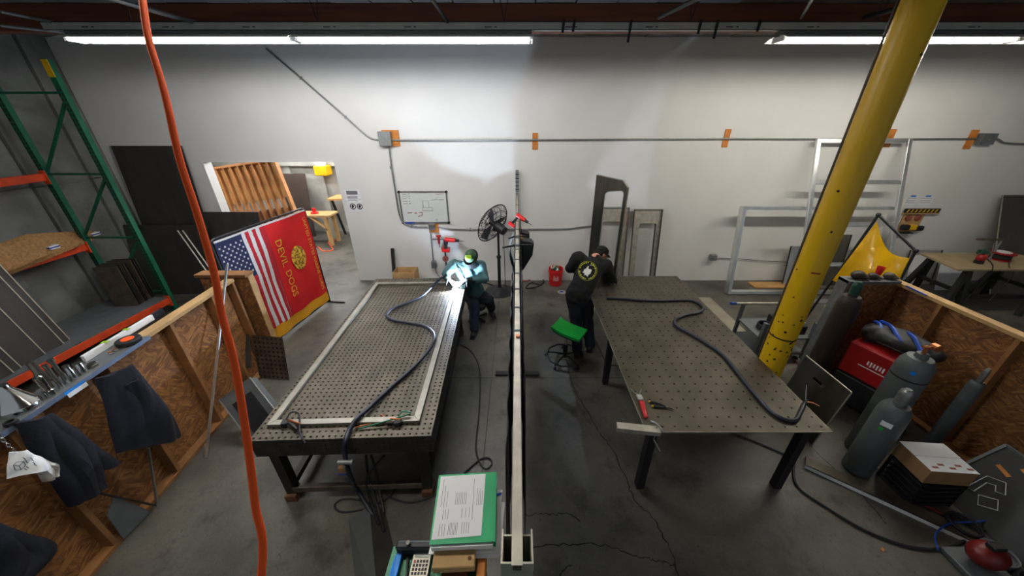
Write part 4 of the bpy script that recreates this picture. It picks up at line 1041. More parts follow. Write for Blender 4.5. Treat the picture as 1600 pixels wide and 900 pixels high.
# hose of the left torch over the table and down its front
hp = [P(u,v,z=z) for u,v,z in ((700,437,1.0),(690,434,.98),(676,447,.93),(660,462,.905),(640,472,.905),(614,482,.905),(604,492,.905),(613,500,.905),(640,505,.905),(664,510,.905),(678,523,.935),(674,541,.935),(650,570,.91),(610,606,.905),(576,638,.915),(556,656,.935),(546,672,.91),(540,688,.905))]
hp += [P(538,700,y=1.86), P(541,722,y=1.84), P(548,745,y=1.84), P(558,765,z=.14), P(572,788,z=.05), P(583,806,z=.012)]
MB().tube(hp, .0195, n=10, sub=6).build('torch_hose', 'hose', label='thick dark torch hose snaking over the perforated table', cat='hose', smooth=True)
# ---------------------------------------------------------------- worker at the right table
pe = P(906,463,y=4.42); be = P(911,446,y=4.46); ch_ = P(919,424,y=4.60); nk = P(929,402,y=4.72); hd = P(940,397,y=4.82)
pe.x = .87
sL, sR = P(903,403,y=4.60), P(946,415,y=4.70)
eL, eR = P(891,419,y=4.66), P(956,434,y=4.72)
wL, wR = P(915,420,y=4.93), P(961,441,y=4.86)
hL, hR = P(898,468,y=4.40), P(916,469,y=4.44); kL, kR = P(900,500,y=4.37), P(918,499,y=4.46); fL, fR = P(902,546,z=.09), P(922,538,z=.09)
p2 = thing('person', (pe.x,pe.y,0), 'person in a black hoodie with a ring logo holding a steel panel upright', 'person')
m = MB(); Rh, ff, uu, rr = head(m, hd, (.80,.22,-.55), (.35,.3,.85))
limb(m, (nk,.06),(hd-ff*.03-uu*.05,.055)); limb(m, (pe,.14),(be,.13),(ch_,.15),(nk,.06)); limb(m, (ch_,.12),(sR,.07),(eR,.045),(wR,.032)); limb(m, (ch_,.12),(sL,.07),(eL,.045),(wL,.032))
limb(m, (hL,.1),(kL,.065),(fL,.045)); limb(m, (hR,.1),(kR,.065),(fR,.045))
hand(m, wL, V((1,.5,0)), V((0,1,0)), .5, -1); hand(m, wR, V((.5,.8,.1)), V((-.8,.5,0)), .6, 1)
remesh_part(m, 'body', 'skin', p2, .009, 3)
m = MB(); limb(m, (pe+V((0,0,.02)),.17),(be,.175),(ch_,.195),(nk-V((0,0,.03)),.09)); limb(m, (ch_+V((0,0,.03)),.15),(sR,.105),(eR,.075),(wR+(eR-wR)*.12,.05)); limb(m, (ch_+V((0,0,.03)),.15),(sL,.105),(eL,.08),(wL+(eL-wL)*.12,.05))
limb(m, (nk+V((-.07,-.05,-.05)),.07),(nk+V((.07,-.05,-.05)),.07))
hood = remesh_part(m, 'hoodie', 'black_cloth', p2, .013, 5, .012, 12, 3)
m = MB(); limb(m, (pe,.16),(hL,.125),(kL,.09),(fL+V((0,0,.0)),.08)); limb(m, (pe,.16),(hR,.125),(kR,.09),(fR+V((0,0,.0)),.08))
remesh_part(m, 'trousers', 'denim', p2, .014, 5, .010, 12, 4)
for f, d in ((fL,V((.15,.98,0))),(fR,V((.3,.95,0)))):
    m = MB(); z = V((f.x,f.y,.05)); m.cap(z-d*.06, z+d*.13, .045, .042); m.cap(z, z+V((0,0,.09)), .045, .05); m.box(z+d*.035-V((0,0,.04)), (.09,.27,.02), Rz(math.atan2(d.y,d.x)-PI/2))
    remesh_part(m, 'boot', 'black_rubber', p2, .01, 3)
m = MB(); cb_ = hd+uu*.05-ff*.01; m.ell(cb_, (.086,.104,.075), Rh)
remesh_part(m, 'cap', 'black_cloth', p2, .01, 2)
def brim(a, b):
    q = (a-.5)*2.0; k = .095+.075*b*math.cos(q*.8)
    return cb_-uu*(.012+.012*b)+rr*math.sin(q)*.088+ff*(math.cos(q)*k+.008)
MB().grid(brim, 12, 5, .004).build('cap_brim', 'black_cloth', p2, smooth=True)
m = MB(); m.ell(hd-ff*.045+uu*.0, (.079,.062,.075), Rh); remesh_part(m, 'hair', 'black_cloth', p2, .01, 2)
face_parts(p2, hd, Rh, ff, uu, rr)
MB().tube([hd+rr*.086-ff*.06+uu*.012, hd+rr*.088+ff*.03+uu*.012, hd+rr*.06+ff*.10+uu*.01, hd+ff*.118+uu*.005, hd-rr*.06+ff*.10+uu*.01, hd-rr*.088+ff*.03+uu*.012], .007, n=6, sub=4).build('glasses', 'black_paint', p2, smooth=True)
# logo wrapped on the hoodie back
from mathutils.bvhtree import BVHTree
off = p2.matrix_basis.translation
bv = BVHTree.FromPolygons([v.co+off for v in hood.data.vertices], [tuple(p.vertices) for p in hood.data.polygons])
LC = P(918,423,t=3.0); LD = (LC-V((0,0,CAMH))).normalized()
lr = V((1,0,0)); lu = lr.cross(LD).normalized(); tilt = -.25
def onback(a, b, lift=.004):
    px_a = a*math.cos(tilt)-b*math.sin(tilt); py_a = a*math.sin(tilt)+b*math.cos(tilt)
    o = V((0,0,CAMH))+LD*3.6+lr*px_a+lu*py_a
    h = bv.ray_cast(o, LD)
    return (h[0] if h[0] else o+LD*1.2)-LD*lift
def patch(poly, name, m_, k=1):
    pts = [onback(a, b) for a, b in poly]; c = sum(pts, V())/len(pts)
    MB().add(pts+[c-LD*.002], [(i,(i+1)%len(pts),len(pts)) for i in range(len(pts))]).build(name, m_, p2, recalc=False)
mat('print_yellow', (206,206,60), .8, 0, var=.1); mat('print_white', (228,226,220), .8, 0, var=.12, scale=60)
for k in range(26):
    if k % 7 == 6: continue
    a0 = 2*PI*k/26; a1 = a0+.16
    r0, r1 = .104+.005*(k % 2), .128-.004*((k*3) % 2)
    patch([(r0*math.cos(a0),r0*math.sin(a0)),(r1*math.cos(a0),r1*math.sin(a0)),(r1*math.cos(a1),r1*math.sin(a1)),(r0*math.cos(a1),r0*math.sin(a1))], 'ring_letter', 'print_yellow')
for q0, q1 in ((.0,2*PI),):
    N_ = 40
    MB().tube([onback(.136*math.cos(2*PI*i/N_), .136*math.sin(2*PI*i/N_), .002) for i in range(N_)], .002, n=4, closed=True).build('logo_ring', 'print_yellow', p2)
patch([(.03,.10),(.055,.02),(.05,-.03),(.03,-.05),(.02,-.085),(-.005,-.06),(-.03,-.075),(-.03,-.045),(-.065,-.04),(-.05,-.015),(-.055,.0),(-.03,.02),(-.015,.06)], 'arrowhead_print', 'print_white')
# ---------------------------------------------------------------- steel panel held upright on the right table
pc0 = P(921,440,z=HB); pc1 = P(964,448,z=HB)
pc1 = V((1.50,4.74,HB)); pc0 = V((1.12,5.02,HB))
ex = (pc1-pc0); PWd = ex.length; ex.normalize(); ez = V((0,0,1)); en = ex.cross(ez)
sp = thing('slotted_workpiece', (pc0+pc1)/2, 'dark folded steel panel with a long rounded opening, held upright on the table', 'panel')
PH = 1.60; PW_ = PWd
outer = [(0,0),(PW_,0),(PW_,PH-.13),(PW_-.09,PH-.04),(0,PH)]
inn2 = rrect(.16, PW_-.045, .14, PH-.20, .05, 4)
inn2 = [(a, b+(a-PW_*.5)*.18 if b > PH*.5 else b) for a, b in inn2]
# resample the outer outline to the same number of points, by angle
def resample(poly, n, c, ang0):
    out = []
    for k in range(n):
        d = V((math.cos(ang0[k]), math.sin(ang0[k]))); best = None
        for (x0,y0),(x1,y1) in zip(poly, poly[1:]+poly[:1]):
            e = V((x1-x0,y1-y0)); den = d.x*e.y-d.y*e.x
            if abs(den) < 1e-9: continue
            t = ((x0-c[0])*e.y-(y0-c[1])*e.x)/den; s = ((x0-c[0])*d.y-(y0-c[1])*d.x)/den
            if t > 0 and -1e-6 <= s <= 1+1e-6 and (best is None or t < best): best = t
        out.append((c[0]+d.x*best, c[1]+d.y*best))
    return out
def panel_with_hole(outer, inner, org, ex, ez, en, th):
    c = (sum(a for a,b in inner)/len(inner), sum(b for a,b in inner)/len(inner))
    extra = []
    full = list(inner)
    # add inner points facing the outer corners so that corners stay sharp
    for ox, oy in outer:
        a = math.atan2(oy-c[1], ox-c[0]); full.append(('c', a))
    items = []
    for p in full:
        if p[0] == 'c': items.append((p[1], None))
        else: items.append((math.atan2(p[1]-c[1], p[0]-c[0]), p))
    items.sort(key=lambda q: q[0])
    angs = [q[0] for q in items]
    ip = resample(list(inner), len(angs), c, angs); op_ = resample(outer, len(angs), c, angs)
    W_ = lambda q: org+ex*q[0]+ez*q[1]
    return MB().ring([W_(q) for q in op_], [W_(q) for q in ip], en*th)
panel_with_hole(outer, inn2, pc0, ex, ez, en, .004).build('face', 'sheet_brushed', sp)
for (a0,b0),(a1,b1) in zip(outer, outer[1:]+outer[:1]):
    MB().prism([pc0+ex*a0+ez*b0, pc0+ex*a1+ez*b1, pc0+ex*a1+ez*b1-en*.05, pc0+ex*a0+ez*b0-en*.05], (ex*(-1)*.0+ez*.0+V((0,0,.003)))).build('flange', 'alu_dull', sp)
ip = inn2; MB().tube([pc0+ex*a+ez*b+en*.002 for a, b in ip], .006, n=6, closed=True).build('opening_lip', 'alu_bright', sp)
# panels leaning on the wall behind
def wall_panel(x0, x1, h, yb, lab, m_, low):
    t = thing('slotted_workpiece', ((x0+x1)/2, yb, 0), lab, 'panel', 'folded panels leaning on the wall')
    o = V((x0,yb,0.001)); ez_ = (V((x0,WY-.06,h))-o).normalized(); H_ = (V((x0,WY-.06,h))-o).length; w = x1-x0
    out = [(0,0),(w,0),(w,H_),(0,H_)]
    panel_with_hole(out, rrect(w*.24, w*.80, .18, H_-.28, .05, 4), o, V((1,0,0)), ez_, V((0,-1,0)), .004).build('face', m_, t)
    for a in (0, w): MB().prism([o+V((a,0,0)), o+V((a,0,0))+ez_*H_, o+V((a,-.06,0))+ez_*H_, o+V((a,-.06,0))], (.003,0,0)).build('flange', 'steel_rust', t)
    MB().prism([o+V((w*.8,-.005,.18)), o+V((w*.8,-.005,0))+ez_*(H_-.28), o+V((w*.8,-.06,0))+ez_*(H_-.28), o+V((w*.8,-.06,.18))], (.003,0,0)).build('slot_return', 'steel_dark', t)
    MB().prism([o+ez_*H_, o+V((w,0,0))+ez_*H_, o+V((w,-.045,0))+ez_*H_, o+V((0,-.045,0))+ez_*H_], (0,0,.003)).build('flange', 'alu_bright', t)
xa, xb_ = P(993,327,y=6.6).x, P(1037,327,y=6.6).x
wall_panel(xa, xb_, P(1010,327,y=6.65).z, 6.40, 'folded steel panel with a rounded slot leaning on the wall behind the right table', 'alu_dull', 0)
xa, xb_ = P(932,327,y=6.6).x, P(984,327,y=6.6).x
wall_panel(xa, xb_, P(960,324,y=6.65).z, 6.42, 'pale folded panel leaning on the wall behind the hooded worker', 'alu_dull', 0)
# ================================================================ bucket, lid, stool
bk = P(868,447,z=0)
bu = thing('bucket', (bk.x,bk.y+.1,0), 'red plastic bucket full of scrap at the foot of the wall', 'bucket')
bc = V((bk.x,bk.y+.1,0))
MB().lathe([(.128,0),(.13,.004),(.148,.30),(.156,.305),(.156,.33),(.149,.335),(.15,.37),(.154,.372),(.144,.37),(.14,.30),(.12,.012)], bc, n=28).build('pail', 'red_plastic', bu, smooth=True)
for k in range(5):
    a = -PI/2-.35+.16*k; q_ = lambda z: bc+V((math.cos(a+.3*(z-.14))*(.131+.06*z), math.sin(a+.3*(z-.14))*(.131+.06*z), z))
    MB().tube([q_(.13+.01*(k%2)), q_(.19), q_(.25-.02*(k%3))], .004, n=5).build('white_print', 'white_plastic', bu)
MB().tube([bc+V((-.155,0,.31)), bc+V((-.12,-.11,.2)), bc+V((0,-.155,.14)), bc+V((.12,-.11,.2)), bc+V((.155,0,.31))], .003, n=5, sub=5).build('handle', 'galv', bu)
for k in range(16):
    a = random.uniform(0,2*PI); r = random.uniform(0,.10); c = bc+V((r*math.cos(a), r*math.sin(a), .345+random.uniform(0,.03)))
    MB().box(c, (.07,.012,.05), Matrix.Rotation(random.uniform(0,3),3,'Z') @ Matrix.Rotation(random.uniform(-.8,.8),3,'X')).build('scrap', random.choice(['galv','green_cab','paper','copper']), bu)
lc = P(877.5,456.5,z=0)
gl = thing('grinding_disc', lc, 'small pale round disc on the floor in front of the bucket', 'disc')
MB().lathe([(.012,0),(.085,0),(.085,.006),(.06,.010),(.012,.010)], lc, n=22).build('disc', 'alu_dull', gl, smooth=True); MB().lathe([(.035,.0102),(.035,.012),(.012,.012)], lc, n=16).build('label', 'ink_blue', gl, smooth=True)
sc_ = P(882,562,z=0)
sl = thing('green_stool', (sc_.x,sc_.y,0), 'rolling stool with a bright green saddle seat and black base', 'stool')
S0 = V((sc_.x,sc_.y,0))
Rs = Rz(-.55)
def seat(a, b):
    x = (a-.5)*.42; y = (b-.5)*.30
    z = .50+.9*(x*x)*(1 if x < 0 else .25)+.25*abs(y)**1.5-.10*x
    return S0+Rs @ V((x, y, 0))+V((.03,-.02,z+.03))
MB().grid(seat, 14, 10, .035).build('seat', 'green_plastic', sl, smooth=True, bevel=0)
def under(a, b):
    p = seat(.06+a*.88, .06+b*.88); p.z -= .036; return p
MB().grid(under, 10, 8, .03).build('seat_pan', 'black_rubber', sl, smooth=True)
MB().cyl(S0+V((0,0,.08)), S0+V((0,0,.44)), .022, n=12).build('column', 'chrome', sl, smooth=True); MB().cyl(S0+V((0,0,.06)), S0+V((0,0,.28)), .034, n=12).build('sleeve', 'black_paint', sl, smooth=True)
MB().tube([S0+V((.27*math.cos(2*PI*i/10),.27*math.sin(2*PI*i/10),.09)) for i in range(10)], .013, n=7, closed=True).build('foot_ring', 'black_paint', sl, smooth=True)
for i in range(5):
    a = 2*PI*i/5+.3; e = V((math.cos(a),math.sin(a),0))
    lg = MB().tube([S0+V((0,0,.10)), S0+e*.14+V((0,0,.10)), S0+e*.275+V((0,0,.075))], .014, n=7).build('leg', 'black_paint', sl, smooth=True)
    c = S0+e*.275+V((0,0,.027)); g = V((-e.y,e.x,0)); MB().cyl(c-g*.012, c+g*.012, .026, n=14).build('caster', 'black_rubber', lg, smooth=True)
MB().tube([P(u,v,z=z) for u,v,z in ((905,515,.06),(920,518,.012),(935,540,.012),(945,563,.012),(955,570,.012),(985,572,.012))], .007, n=6, sub=6).build('floor_cable', 'black_rubber', label='thin black cable from the green stool under the right table', cat='cable', smooth=True)
# ================================================================ right: frames leaning on the wall
random.seed(33)
def bar_frame(lab, x0, x1, ztop, yb, yt, w, dep, zs, m, name='aluminium_workpiece'):
    t = thing(name, ((x0+x1)/2, yb, 0), lab, 'frame')
    up = (V((0,yt,ztop))-V((0,yb,0))).normalized(); nb = V((0,-up.z,up.y)); L = (V((0,yt,ztop))-V((0,yb,0))).length
    for x in (x0, x1): MB().beam(V((x,yb,0))+up*.004, V((x,yb,0))+up*L, w, dep, up=nb).build('stile', m, t, bevel=.003)
    for z in zs:
        p = V((0,yb,0))+up*(z*L/ztop if z else w/2+.004); p2_ = min(max((p-V((0,yb,0))).length, w/2+.004), L-w/2); p = V((0,yb,0))+up*p2_
        MB().beam(p+V((x0+w/2,0,0)), p+V((x1-w/2,0,0)), w, dep*.96, up=nb).build('rung', m, t, bevel=.003)
    return t
a = P(1153,455,z=0)
bar_frame('wide low aluminium frame standing against the wall left of the column', 4.25, 7.10, P(1150,322,y=6.45).z, 6.12, 6.42, .06, .14, (0, 3), 'alu_bright')
bar_frame('tall aluminium frame with four bays leaning on the wall behind the column', 5.36, 6.98, 2.84, 5.72, 6.62, .07, .05, (0,.71,1.42,2.13,2.84), 'alu_bright')
lean('galvanised_sheet', P(1238,388,y=6.6).x, P(1290,388,y=6.6).x, P(1240,386,y=6.6).z, 6.52, 'pale galvanised sheet leaning inside the aluminium frames', 'sheet', 'alu_bright', 'steel_dark', yt=6.66)
lean('galvanised_sheet', P(1297,370,y=6.6).x, P(1333,370,y=6.6).x, P(1300,368,y=6.6).z, 6.50, 'grey brushed sheet leaning just right of the column', 'sheet', 'sheet_brushed', 'steel_dark', yt=6.66)
lean('galvanised_sheet', P(1425,398,y=6.6).x, P(1475,398,y=6.6).x, P(1450,396,y=6.6).z+.05, 6.55, 'pale blue sheet leaning on the wall behind the wooden workbench', 'sheet', 'alu_bright', 'steel_dark', yt=6.68)
MB().bb((4.95,6.35,.001),(5.75,6.62,.022)).build('plywood_scrap', 'ply', label='flat plywood scrap on the floor inside the low frame', cat='board')
t = lean('dark_door_panel', P(1572,306,y=6.6).x, 11.0, P(1572,306,y=6.6).z, 5.95, 'large dark panel with a pale edge leaning at the right picture edge', 'panel', 'sheet_dark', 'alu_dull', yt=6.66)
p0 = V((P(1572,306,y=6.6).x, 6.22, .72)); MB().beam(p0+V((0,-.0,.0)), p0+V((1.8,0,0)), .03, .02).build('mid_rail', 'alu_dull', t)
mat('plank_grey', (158,150,132), .7, var=.1, scale=4)
MB().bb((3.45,4.4,.001),(3.78,5.9,.03)).build('floor_plank', 'plank_grey', label='long pale plank on the floor behind the right table', cat='plank')
# signs and tools on the wall right of the tall frame
pp = thing('posted_notice', wp(1428,318,.003), 'left white notice with blue tape on the wall right of the frames', 'notice')
for u0, u1, lab in ((1420,1438,'left one of two white notices taped to the wall right of the frames'),(1442,1463,'right one of two white notices taped to the wall right of the frames')):
    x0, x1, z1, z0 = wp(u0,308).x, wp(u1,308).x, wp(1440,307).z, wp(1440,324).z
    if u0 == 1420: pn = pp; pn['label'] = lab
    else: pn = thing('posted_notice', ((x0+x1)/2, WY-.003, z0), lab, 'notice')
    MB().bb((x0,WY-.003,z0),(x1,WY-.001,z1)).build('sheet', 'paper', pn)
    MB().bb(((x0+x1)/2-.05,WY-.005,z1-.015),((x0+x1)/2+.05,WY-.003,z1+.015)).build('tape', 'blue_tie', pn)
    for k in range(3): MB().bb((x0+.02,WY-.0042,z1-.05-.035*k),(x1-.03,WY-.0032,z1-.044-.035*k)).build('text_line', 'print', pn)
x0, x1, zc = wp(1413,329).x, wp(1468,329).x, wp(1440,329).z
lv2 = thing('striped_level', ((x0+x1)/2, WY-.03, zc-.04), 'black and yellow striped bar on the wall under the notices', 'level')
MB().bb((x0,WY-.05,zc-.04),(x1,WY-.02,zc+.04)).build('body', 'black_paint', lv2, bevel=.008)
for k in range(8):
    x = x0+.03+(x1-x0-.06)*k/8; MB().prism([(x,WY-.052,zc-.03),(x+.03,WY-.052,zc-.03),(x+.055,WY-.052,zc+.03),(x+.025,WY-.052,zc+.03)], (0,.001,0)).build('stripe', 'yellow_paint', lv2)
MB().bb((x0,WY-.06,zc-.065),(x1,WY-.004,zc-.045)).build('ledge', 'lumber_pale', lv2)
x0, x1, z1, z0 = wp(1414,336).x, wp(1446,336).x, wp(1430,335).z, wp(1430,362).z
hb = thing('tool_board', ((x0+x1)/2, WY-.01, z0), 'small wooden tool board with two dark discs on the right wall', 'board')
MB().bb((x0,WY-.02,z0),(x1,WY-.002,z1)).build('board', 'lumber_pale', hb)
for f in (.25,.72):
    c = V((x0+(x1-x0)*f, WY-.02, z1-.07)); MB().cyl(c, c-V((0,.02,0)), .062, n=18).build('disc', 'rust_disc', hb, smooth=True)
mt = thing('tape_gun', ((x0+x1)/2, WY-.06, z0), 'yellow and black hand tool on the small wooden tool board', 'tool')
MB().bb((x0+.02,WY-.1,z0+.05),(x0+.17,WY-.022,z0+.15)).build('grip', 'black_rubber', mt, bevel=.015); MB().bb((x0+.17,WY-.1,z0+.05),(x0+.30,WY-.022,z0+.15)).build('body', 'yellow_paint', mt, bevel=.01); MB().bb((x0+.30,WY-.1,z0+.03),(x0+.46,WY-.022,z0+.13)).build('nose', 'black_rubber', mt, bevel=.02)
MB().bb((x0-.02,WY-.1,z0-.02),(x0+.28,WY-.002,z0-.001)).build('ledge', 'black_paint', hb)
# ---------------------------------------------------------------- right partition
TR_ = Matrix.Translation((4.62, -.6, 0)) @ Matrix.Rotation(PI/2, 4, 'Z') @ Matrix.Scale(-1, 4, (0,1,0))
# mirrored so that the studs face the tables
partition(TR_, 4.5, HP, [.1,.7,1.3,1.9,2.55,3.2,3.85,4.4], [(0,1.3),(1.3,2.55),(2.55,3.85),(3.85,4.5)], 'OSB stud partition on the right with welding machines along it')
r2 = thing('partition_end', (4.3, 3.8, 0), 'short OSB end wall of the right partition edged with steel', 'partition')
MB().bb((4.02,3.72,0),(4.6,3.731,HP)).build('osb_panel', 'osb', r2); MB().bb((4.3,3.732,0),(4.34,3.82,HP-.002)).build('stud', 'lumber', r2)
MB().bb((3.98,3.70,0),(4.018,3.84,HP+.03)).build('steel_edge', 'galv', r2); MB().bb((3.98,3.68,HP+.001),(4.6,3.84,HP+.035)).build('cap', 'grey_paint', r2)
# gloves, cup, pen on the caps
for dx, r, lab in ((.12,.075,'round dark leather glove at the left of the right partition cap'),(.30,.055,'flat dark leather glove in the middle of the right partition cap'),(.50,.06,'dark leather glove at the right end of the partition cap')):
    g = thing('leather_glove', (4.0+dx,3.76,HP+.036), lab, 'glove', 'gloves on the right partition cap')
    m = MB(); c = V((4.0+dx,3.76,HP+.036+r*.7)); m.ell(c, (r*1.1,r*.8,r*.72)); m.ell(c+V((r*.7,-.02,-r*.2)), (r*.8,r*.6,r*.45))
    for k in range(4): m.cap(c+V((r*.4,-.03+.02*k,0)), c+V((r*1.5,-.05+.03*k,-r*.35)), .014, .012, n=8)
    remesh_part(m, 'leather', 'steel_rust' if dx > .4 else 'cyl_brown', g, .009, 2)
cu_ = P(1420,424,z=HP+.04); cu_.z = HP+.0005; cu_.x = 4.60
cu2 = thing('red_cup', cu_, 'red cup with a yellow pencil on top of the right partition', 'cup')
MB().lathe([(.03,0),(.042,.10),(.038,.10),(.027,.008)], cu_, n=18).build('cup', 'red_plastic', cu2, smooth=True); MB().cyl(cu_+V((0,0,.02)), cu_+V((.09,-.02,.17)), .005, n=6).build('pencil', 'yellow_paint', cu2)
pn_ = P(1475,455,z=HP); MB().beam((4.58,pn_.y-.12,HP+.008),(4.6,pn_.y+.12,HP+.008),.016,.012).build('marker_pen', 'blue_paint', label='blue marker lying on the right partition top', cat='pen')
# ---------------------------------------------------------------- yellow curtain on its pipe stand
Ap, Rj = V((5.0,4.68,1.98)), V((5.2,4.2,1.63))
cs = thing('curtain_stand', (5.0,4.5,0), 'black pipe stand behind the right partition carrying yellow film', 'stand')
Lf = V((4.72,4.82,0.015))
for p, q in ((Ap,Lf),(Ap,Rj),(Rj,V((5.12,4.12,0.015)))): MB().cyl(p, q, .017, n=10).build('pipe', 'black_paint', cs, smooth=True)
for p in (Ap, Rj): MB().ell(p, .03).build('joint', 'black_rubber', cs, smooth=True)
mat('yellow_film', (240,186,0), .25, 0, var=.05, alpha=.86, coat=.3)
yf = thing('yellow_curtain', (5.0,4.5,.4), 'translucent yellow welding curtain sagging on the black pipe stand', 'curtain')
def fl_(a, b):
    top = (Ap-V((0,.02,.08))).lerp(Rj-V((0,.0,.10)), a); top.z -= .16*math.sin(PI*a)
    bl = V((4.84,4.74,.95)); br = V((5.14,4.14,.75)); bot = bl.lerp(br, a)
    p = top.lerp(bot, b); p += V((-.7,-.5,0)).normalized()*(.10*math.sin(PI*a)*math.sin(PI*b)+.025*math.sin(a*14+b*3)*b); return p
MB().grid(fl_, 26, 18, .002).build('film', 'yellow_film', yf, smooth=True)
# ---------------------------------------------------------------- wooden workbench at right
mat('bench_tan', (150,132,100), .7, var=.12, scale=5)
wk = thing('workbench', (8.5,5.65,0), 'wooden workbench on black trestle legs at the right', 'bench')
HW = .9
MB().prism([(7.42,5.28,HW-.035),(9.6,5.28,HW-.035),(9.35,6.05,HW-.035),(7.6,6.05,HW-.035)], (0,0,.035)).build('bench_top', 'bench_tan', wk, bevel=.004)
for x in (7.75,9.2):
    for y, o in ((5.38,-.12),(5.95,.1)):
        MB().beam((x,y,HW-.036),(x+.12,y+o,0.0),.08,.07,up=(0,1,0)).build('leg', 'black_paint', wk); MB().beam((x,y,HW-.036),(x-.22,y+o,0.0),.08,.07,up=(0,1,0)).build('leg', 'black_paint', wk)
    MB().beam((x,5.3,.45),(x,6.0,.45),.05,.06).build('stretcher', 'black_paint', wk)
MB().beam((7.75,5.4,.32),(9.2,5.4,.32),.06,.06).build('stretcher', 'black_paint', wk)
c = V((P(1505,392,z=HW).x, 5.75, HW))
sa = thing('swing_arm', c, 'thin steel arm bent over the wooden workbench', 'arm')
MB().cyl(c, c+V((0,0,.36)), .015, n=8).build('post', 'galv', sa, smooth=True); MB().beam(c+V((.01,0,.36)), c+V((-.46,0,.37)), .03, .035).build('arm', 'steel_rust', sa); MB().beam(c+V((0,0,.02)), c+V((-.1,0,.3)), .012, .012).build('brace', 'galv', sa); MB().cyl(c, c+V((0,0,.02)), .05, n=12).build('foot','grey_paint',sa)
c = V((P(1487,398,z=HW).x, 5.55, HW))
vi = thing('bench_vice', c, 'small dark red vice on the wooden workbench', 'vice')
MB().cyl(c, c+V((0,0,.05)), .06, n=14).build('base', 'black_paint', vi, smooth=True); MB().ell(c+V((0,0,.10)), (.07,.06,.07)).build('body', 'red_paint', vi, smooth=True); MB().box(c+V((0,0,.2)),(.12,.03,.06)).build('jaw','cyl_green',vi,bevel=.004); MB().box(c+V((0,.05,.2)),(.12,.03,.06)).build('jaw','cyl_green',vi,bevel=.004)
c = V((P(1522,394,z=HW).x, 5.72, HW))
sr = thing('cable_spool', c, 'red and black cable spool on the wooden workbench', 'spool')
MB().lathe([(.14,0),(.14,.02),(.08,.03),(.08,.11),(.16,.12),(.16,.14)], c, n=22).build('reel', 'red_paint', sr, smooth=True); MB().lathe([(.09,.03),(.125,.035),(.125,.10),(.09,.11)], c, n=20).build('cable_winding', 'black_rubber', sr, smooth=True); MB().lathe([(.10,.1405),(.10,.15),(.03,.15)], c, n=20).build('hub', 'white_plastic', sr, smooth=True)
for px, lab in (([(1525,395),(1540,403),(1550,412),(1551,421)],'black cord from the spool over the near bench edge'),([(1530,393),(1555,398),(1575,405),(1577,417)],'black cord curving over the right of the wooden bench')):
    q = [P(u,v,z=HW+.008) for u,v in px]; q.append(V((q[-1].x,5.262,HW-.12))); q.append(V((q[-1].x-.1,5.258,.3)))
    MB().tube(q, .007, n=6, sub=5).build('spool_cable', 'black_rubber', label=lab, cat='cord', smooth=True)
lean('white_board', 7.95, 8.25, .70, 6.25, 'white board standing behind the left bench legs', 'board', 'white_plastic', yt=6.45)
lean('white_board', 8.6, 9.1, .74, 6.28, 'white board standing behind the right bench legs', 'board', 'white_plastic', yt=6.48)
pm = P(1515,478,z=0)
m = MB(); c = V((6.9,4.75,0))
bg = thing('cloth_heap', c, 'dark cloth with red and white check on the floor by the bench', 'cloth')
m.ell(c+V((0,0,.12)), (.28,.24,.13)); m.ell(c+V((.2,-.05,.10)), (.2,.2,.14)); remesh_part(m, 'cloth', 'tile_black', bg, .02, 4, .04, 9, 5)
for k in range(4): MB().tube([c+V((.30+.03*k,-.22+.04*k,.04)), c+V((.26+.03*k,-.12+.03*k,.22)), c+V((.16+.03*k,.02,.25))], .012, n=5, sub=4).build('check_stripe', 'red_paint' if k % 2 else 'paper', bg, smooth=True)
# ---------------------------------------------------------------- cart, cylinders, machine
ca = thing('welding_cart', (3.75,4.25,0), 'grey steel cart with a blue tipped handle behind the yellow column', 'cart')
for x in (3.42,4.12):
    for y in (3.98,4.5): MB().bb((x-.02,y-.02,.06),(x+.02,y+.02,.66)).build('post', 'grey_paint', ca)
for z in (.14,.40): MB().bb((3.40,3.96,z),(4.14,4.52,z+.02)).build('shelf', 'grey_paint', ca)
MB().bb((3.40,3.95,.1),(3.50,3.962,.66)).build('side_plate', 'grey_paint', ca)
MB().cyl((3.30,4.5,.68),(3.95,4.5,.68),.018,n=10).build('handle', 'alu_dull', ca, smooth=True); MB().cyl((3.22,4.5,.68),(3.30,4.5,.68),.022,n=10).build('handle_grip', 'blue_paint', ca, smooth=True)
for x in (3.46,4.08):
    for y in (4.02,4.46): MB().cyl((x-.015,y,.035),(x+.015,y,.035),.034,n=12).build('caster', 'black_rubber', ca, smooth=True)
kb = thing('parts_box', (3.95,4.2,.421), 'black parts box with assorted bits on the grey cart', 'box')
MB().bb((3.78,4.05,.421),(4.10,4.42,.55)).build('box', 'black_paint', kb, bevel=.006)
for k in range(9): MB().box((3.82+.03*k,4.12+.03*(k*5 % 8),.57),(.05,.05,.04),Rz(k)).build('part', random.choice(['yellow_paint','galv','paper','steel_rust']), kb)
gw = thing('cable_coil', (3.62,4.2,.421), 'coil of dark cable hung on the grey cart', 'cable')
for k in range(4): MB().tube([V((3.62+.10*math.cos(q),4.2+.10*math.sin(q),.432+.022*k)) for q in [2*PI*i/18 for i in range(18)]], .011, n=6, closed=True).build('turn', 'black_rubber', gw, smooth=True)
